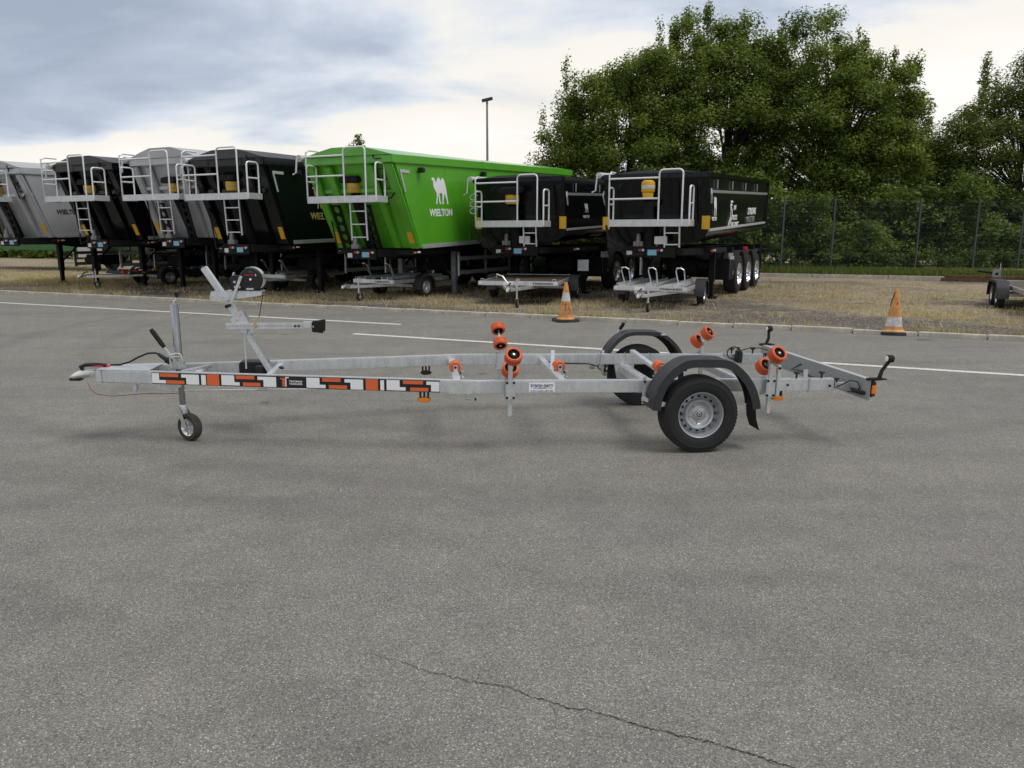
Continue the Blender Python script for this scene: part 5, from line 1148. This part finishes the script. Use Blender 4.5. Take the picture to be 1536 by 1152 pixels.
def logoG(T, B, w, L, zs, zt, rise):
    n = (1, 0, 0); d = (0, 1, .035); x = w+.008
    camel(.34, 'stickerwhite', B, (x,.52,zs+.30), d, n, .95); lettering('WIELTON', .46, 'stickerwhite', B, (x,.42,zs+.19), d, n, .03, .09)
    b = MB()
    for off in (0., .16): b.tube([(0,2.12+off,zs+.02),(0,2.22+off,zs+.16),(0,2.40+off,zs+.30),(0,2.44+off,zs+.46),(0,2.36+off*.3,zs+.58),(0,2.46,zs+.70)], [.02,.03,.035,.035,.03,.02], 6)
    b.bar((0,2.36,zs+.70), (0,2.62,zs+.70), .02, .05); b.bar((0,2.34,zs+.62), (0,2.56,zs+.62), .02, .04)
    o = b.build('emblem', 'stickerwhite', B); o.scale = (.12, 1, 1); o.location = (x+.002, 0, 0)
    for tx, y0, z0, ww, hh in (('ONE', 2.76, .50, .30, .12), ('TRUCK', 2.62, .24, .62, .13), ('NO LIMIT', 2.50, .06, .95, .13)): lettering(tx, ww, 'stickerwhite', B, (x,y0,zs+z0), d, n, .03, hh, shear=.25)
    lettering('STRONG', 1.2, 'stickerwhite', B, (x,4.62,zs+.42), d, n, .04, .19, shear=.2); lettering('MASTER', 1.2, 'alu', B, (x,4.45,zs+.20), d, n, -.012, .17, shear=.2)
def logoF(T, B, w, L, zs, zt, rise):
    n = (1, 0, 0); d = (0, 1, .035); x = w+.008
    camel(.28, 'offwhite', B, (x,1.35,zs+.42), d, n); lettering('WIELTON', .42, 'offwhite', B, (x,1.28,zs+.28), d, n, .03)
DG = 'black dump semi-trailers with rounded troughs'
halfpipe('black dump semi-trailer in the middle, with yellow collar behind its railing', -8.0, 18.35, 27.4, 7.6, 1.42, 2.96, 1.76, (-.5, -.12, 1.93), 'black', logoF, False, (4.1, 5.41, 6.72), DG)
halfpipe('black dump semi-trailer with bright rimmed wheels and lettered side by the fence', -4.45, 18.12, 27.4, 7.6, 1.42, 2.94, 1.74, (-.42, -.05, 1.93), 'black', logoG, True, (4.1, 5.41, 6.72), DG)

# ================================================================ SMALL TRAILERS under the noses of the row
def small_trailer(label, x, y, ang, W, yf, yr, hd, R, track, style, bar=1.0, frame_m='galv', group='small trailers parked along the verge', tandem=False, text=None, jw=True):
    s, t = ST(x, y); z = gz(s, t); T = thing('utility_trailer', (x, y, z), (0, 0, -RAD(ang)), label, 'trailer', group); h = W/2
    fm = bpy.data.objects.new('frame', None); COL.objects.link(fm); fm.parent = T
    fmm = frame_m if style != 'dark' else 'fender'
    bx('front_beam', frame_m, fm, -h, h, yf-.04, yf, hd-.10, hd, .006); bx('rear_beam', fmm, fm, -h, h, yr, yr+.04, hd-.10, hd, .006)
    for sg in (-1, 1): bx('side_beam', fmm, fm, min(sg*h, sg*(h-.04)), max(sg*h, sg*(h-.04)), yf+.001, yr-.001, hd-.102, hd-.002, .006)
    for k in range(3): yy = yf+(yr-yf)*(k+1)/4; bx('cross_beam', 'galv', fm, -h+.041, h-.041, yy-.03, yy+.03, hd-.095, hd-.035, .004)
    for sg in (-1, 1): MB().bar((sg*min(.5, h*.7),yf+.5,hd-.14), (sg*.04,yf-bar*.92,hd-.14), .05, .07).build('drawbar', 'galv', fm, .005)
    cp = bpy.data.objects.new('coupling', None); COL.objects.link(cp); cp.parent = T; cp.location = (0, yf-bar*.92, hd-.13)
    MB().bar((0,.25,.03), (0,-.06,.03), .10, .06).build('shank', 'zinc', cp, .006); MB().tube([(0,-.02,.03),(0,-.12,.035),(0,-.2,.0),(0,-.22,-.04)], [.035,.05,.048,.03], 10).build('ball_head', 'zinc', cp)
    MB().tube([(0,-.08,.08),(0,.0,.12),(0,.1,.13)], .018, 8).build('coupling_handle', 'blackplastic', cp)
    if jw:
        j = bpy.data.objects.new('jockey_wheel', None); COL.objects.link(j); j.parent = T; j.location = (.12, yf-bar*.7, 0)
        MB().cyl((0,0,.2), (0,0,hd+.04), .021, None, 12).build('tube', 'galv', j); MB().tube([(0,0,hd+.04),(0,-.02,hd+.06),(.05,-.03,hd+.065),(.05,-.03,hd+.10)], .008, 6).build('crank', 'zinc', j)
        MB().lathe([(.06,-.025),(.095,-.025),(.1,-.015),(.1,.015),(.095,.025),(.06,.025)], (0,.03,.10), (1,0,0), 20).build('caster_tyre', 'rubber', j); MB().lathe([(.005,-.03),(.06,-.022),(.064,0),(.06,.022),(.005,.03)], (0,.03,.10), (1,0,0), 18).build('caster_rim', 'rimalu', j)
        MB().prism([(-.035,-.02,.22),(-.035,.03,.09),(-.035,.05,.1),(-.035,.03,.22)], (.07,0,0)).build('fork', 'zinc', j)
    for yy in ((-.38, .38) if tandem else (0,)):
        MB().bar((-track,yy,R+.02), (track,yy,R+.02), .07, .07).build('axle', 'galv', T, .005)
        for sg in (-1, 1):
            w = car_wheel(R, R*.60, .16, T, sg*track, yy, R, sg, 'rimsilver', False); w.rotation_euler = (0, 0, -PI/2)
    e = .38 if tandem else 0; r = R+.09
    for sg in (-1, 1):
        pr = [(-r-e,R-.05),(-r*.93-e,R+r*.45),(-r*.62-e,R+r*.80),(-r*.3-e,R+r*.92),(r*.3+e,R+r*.92),(r*.62+e,R+r*.80),(r*.93+e,R+r*.45),(r+e,R-.05)]
        fd = bpy.data.objects.new('fender', None); COL.objects.link(fd); fd.parent = T
        xi, xo = sg*(track-.12), sg*(track+.12)
        MB().sheet([(xi,a,b) for a, b in pr], [(xo,a,b) for a, b in pr], .006).build('fender_top', 'fender', fd, 0, 40)
        MB().sheet([(xo,a,b) for a, b in pr], [(xo,a*.88,R-.05+(b-R+.05)*.88) for a, b in pr], .005).build('fender_lip', 'fender', fd, 0, 40)
        bx('tail_lamp', 'tail', T, sg*(h-.16)-.1, sg*(h-.16)+.1, yr+.041, yr+.09, hd-.10, hd-.0, .01); bx('side_lamp', 'amber', T, sg*h-.012 if sg > 0 else -h-.012, sg*h+.012 if sg > 0 else -h+.012, yf+.35, yf+.45, hd-.07, hd-.03, .003)
        bx('front_lamp', 'whitelens', T, sg*(h-.06)-.03, sg*(h-.06)+.03, yf-.055, yf-.041, hd-.07, hd-.03, .003)
    if style == 'flat':
        bx('deck', 'plywood', T, -h+.042, h-.042, yf+.002, yr-.002, hd-.034, hd-.012, .002)
        for k in range(4): MB().bar((-h+.25+.0*k,yf+.1,hd+.002), (-h+.75,yr-.2,hd+.002), .015, .008).build('strap_rail', 'galv', T)
        MB().tube([(-.55,yf+.1,hd),(-.5,yf-.05,hd+.16),(-.35,yf-.12,hd+.12),(-.22,yf-.14,hd-.05)], .018, 7).build('wheel_stop', 'zinc', T)
        bx('licence_plate', 'alu', T, track-.1, track+.2, yr+.05, yr+.06, hd+.1, hd+.4, .003)
    if style in ('moto', 'dark', 'bike'):
        xs = {'moto': (-.62, 0, .62), 'bike': (-.4, .35), 'dark': ()}[style]
        for cx in xs:
            ch = MB(); ch.box(cx-.11,cx-.095,yf+.002,yr+.0,hd+.001,hd+.07); ch.box(cx+.095,cx+.11,yf+.002,yr+.0,hd+.001,hd+.07); ch.box(cx-.095,cx+.095,yf+.002,yr+.0,hd+.001,hd+.012)
            ch.build('wheel_channel', 'galv', T)
            MB().tube([(cx-.10,yf+.55,hd+.03),(cx-.10,yf+.20,hd+.34),(cx-.07,yf+.12,hd+.40),(cx+.02,yf+.10,hd+.41),(cx+.09,yf+.1,hd+.37),(cx+.10,yf+.14,hd+.3),(cx+.10,yf+.30,hd+.02)], .016, 8).build('wheel_hoop', 'zinc', T)
        if style == 'moto':
            for k in range(9):
                cx = (-.47, -.40, -.33, -.26, -.19, .17, .24, .31, .38)[k]; bx('deck_slat', 'offwhite', T, cx-.018, cx+.018, yf+.01, yr-.01, hd-.03, hd-.005, .002)
        else:
            bx('deck', 'blackmatt', T, -h+.042, h-.042, yf+.02, yr-.002, hd-.034, hd-.02, .002)
    if style == 'dark':
        for yy in (yf+.7, yf+1.1): MB().lathe([(.01,-.03),(.05,-.06),(.085,-.03),(.085,.03),(.05,.06),(.01,.03)], (h*.9,yy-.9,hd-.02), (0,0,1), 16).build('red_roller', 'red', T)
        for k in range(5): bx('fitting', ('alu', 'yellow', 'alu', 'zinc', 'alu')[k], T, h-.1, h-.02, yf+.3+k*.45, yf+.4+k*.45, hd+.001, hd+.06, .01)
    for xx in (-h+.1, 0, h-.1): MB().tube([(xx-.035,yf-.02,hd),(xx-.035,yf-.02,hd+.05),(xx+.035,yf-.02,hd+.05),(xx+.035,yf-.02,hd)], .008, 6).build('lashing_eye', 'zinc', T)
    if text: lettering(text, .5, 'letterdark', T, (h-.62,yf-.0415,hd-.075), (1,0,0), (0,-1,0), .03, .045); bx('label', 'stickerwhite', T, -.35, -.12, yf-.043, yf-.0405, hd-.08, hd-.02, 0)
    return T
def at_wheel(wx, wy, ang, track): a = RAD(ang); return (wx-math.cos(a)*track, wy+math.sin(a)*track)
x, y = at_wheel(-2.37, 20.66, 30, .72)
small_trailer('low silver fronted trailer with two wheel hoops under the nose of the green tipper', x, y, 30, 1.34, -1.15, 1.25, .50, .27, .76, 'bike', 1.05, text='TEMARED')
x, y = at_wheel(-5.85, 23.2, 30, .72)
small_trailer('silver fronted trailer with wheel hoops under the glossy black tipper', x, y, 30, 1.34, -1.15, 1.25, .50, .27, .76, 'bike', 1.05)
small_trailer('silver flatbed trailer with plywood deck behind the scribbled cone', .58, 20.3, 12, 1.92, -2.1, 1.2, .56, .28, 1.08, 'flat', 1.05, text='TEMARED')
small_trailer('motorcycle trailer with three wheel hoops in front of the lettered black dumper', 3.6, 18.55, 22, 1.66, -1.35, 1.2, .50, .28, .93, 'moto', 1.1, text='TEMARED')
x, y = at_wheel(-11.25, 25.4, 35, .8)
small_trailer('dark grey trailer with red rollers under the black tipper on the left', x, y, 35, 1.5, -1.2, 1.4, .50, .27, .84, 'dark', 1.15, frame_m='fender')
x, y = XY(3.95, 20.75)
T6 = small_trailer('tandem axle trailer with silver deck standing beside the timber pile', x, y, 24, 1.6, -2.2, 2.0, .50, .27, .98, 'flat', 1.2, tandem=True, jw=True)
MB().cyl((-.98,.98,.72), (-1.3,1.0,.76), .025, None, 8).build('wheel_stop_arm', 'blackmatt', T6); bx('bracket_plate', 'aludark', T6, -1.0, -.82, .92, .94, .62, .80, .004); bx('plate_hole', 'blackmatt', T6, -.94, -.88, .915, .9199, .67, .73, 0); MB().cyl((-.85,.93,.80), (-.85,.93,.95), .008, None, 6).build('rod', 'zinc', T6)

# timber pile on the edging
def plank(s0, s1, t, z, w, h, rot, label):
    x, y = XY((s0+s1)/2, t); L = (s1-s0)/2
    o = MB().box(-L, L, -w/2, w/2, 0, h).build('timber_plank', 'wood', None, .008); o.location = (x, y, z); o.rotation_euler = (0, 0, -TH+rot); tag(o, label, 'timber', 'weathered planks by the fence')
plank(2.6, 6.0, 29.95, .12, .25, .11, .02, 'long weathered plank lying lowest in front of the concrete edging')
plank(2.7, 5.6, 30.0, .231, .22, .09, -.02, 'weathered plank lying on top of the longest one by the edging')
plank(5.0, 8.6, 29.6, .12, .24, .12, .03, 'weathered plank leaning away beside the tandem trailer wheel')

# second row far behind on the left, seen under the tippers
def farm_trailer():
    x, y = XY(-35.5, 23.5); T = thing('farm_trailer', (x, y, gz(-35, 24)), (0, 0, -TH), 'green low loader trailer glimpsed behind the silver grey tippers', 'trailer')
    MB().prism([(-3.5,0,.95),(5.2,0,.85),(6.2,0,1.25),(6.2,0,1.6),(-3.5,0,1.6)], (0,2.3,0)).build('bed', 'greendark', T, .03)
    for xx in (3.9,):
        for yy in (1.9,):
            w = car_wheel(.40, .22, .3, T, xx, yy, .40, -1, 'blackmatt', False)
    bx('lamp_board', 'offwhite', T, 4.4, 5.9, -.15, -.12, .62, 1.05, .01); MB().bar((4.9,-.155,.66), (5.5,-.155,1.0), .03, .004).build('stripe', 'red', T)
    for xx in (-3.3, 5.0, 6.0): bx('stand_leg', 'blackmatt', T, xx-.06, xx+.06, .3, .42, 0, .95, .01)
    x, y = XY(-27.5, 28.5); T = thing('storage_container', (x, y, gz(-27, 28)), (0, 0, -TH), 'pale grey container standing behind the black tipper', 'container')
    bx('container_shell', 'offwhite', T, -3.0, 3.0, 0, 2.2, .12, 1.5, .03)
    for k in range(24): bx('corrugation', 'offwhite', T, -2.9+k*.243, -2.78+k*.243, -.03, .001, .2, 1.42, .01)
    for xx in (-2.9, 2.9): bx('corner_foot', 'blackmatt', T, xx-.1, xx+.1, .0, .25, 0, .12, .005)
farm_trailer()

# ================================================================ keep every thing to thing > part > sub-part
def depth(o):
    d = 0
    while o.parent: o = o.parent; d += 1
    return d
def lift(o):
    p = o.parent; o.matrix_basis = p.matrix_basis @ o.matrix_basis; o.parent = p.parent
bpy.context.view_layer.update()
for o in [o for o in SC.objects if o.type == 'EMPTY' and o.parent and o.children]:
    while depth(o) > 1: lift(o)
for o in [o for o in SC.objects if o.type == 'MESH']:
    while depth(o) > 2: lift(o)
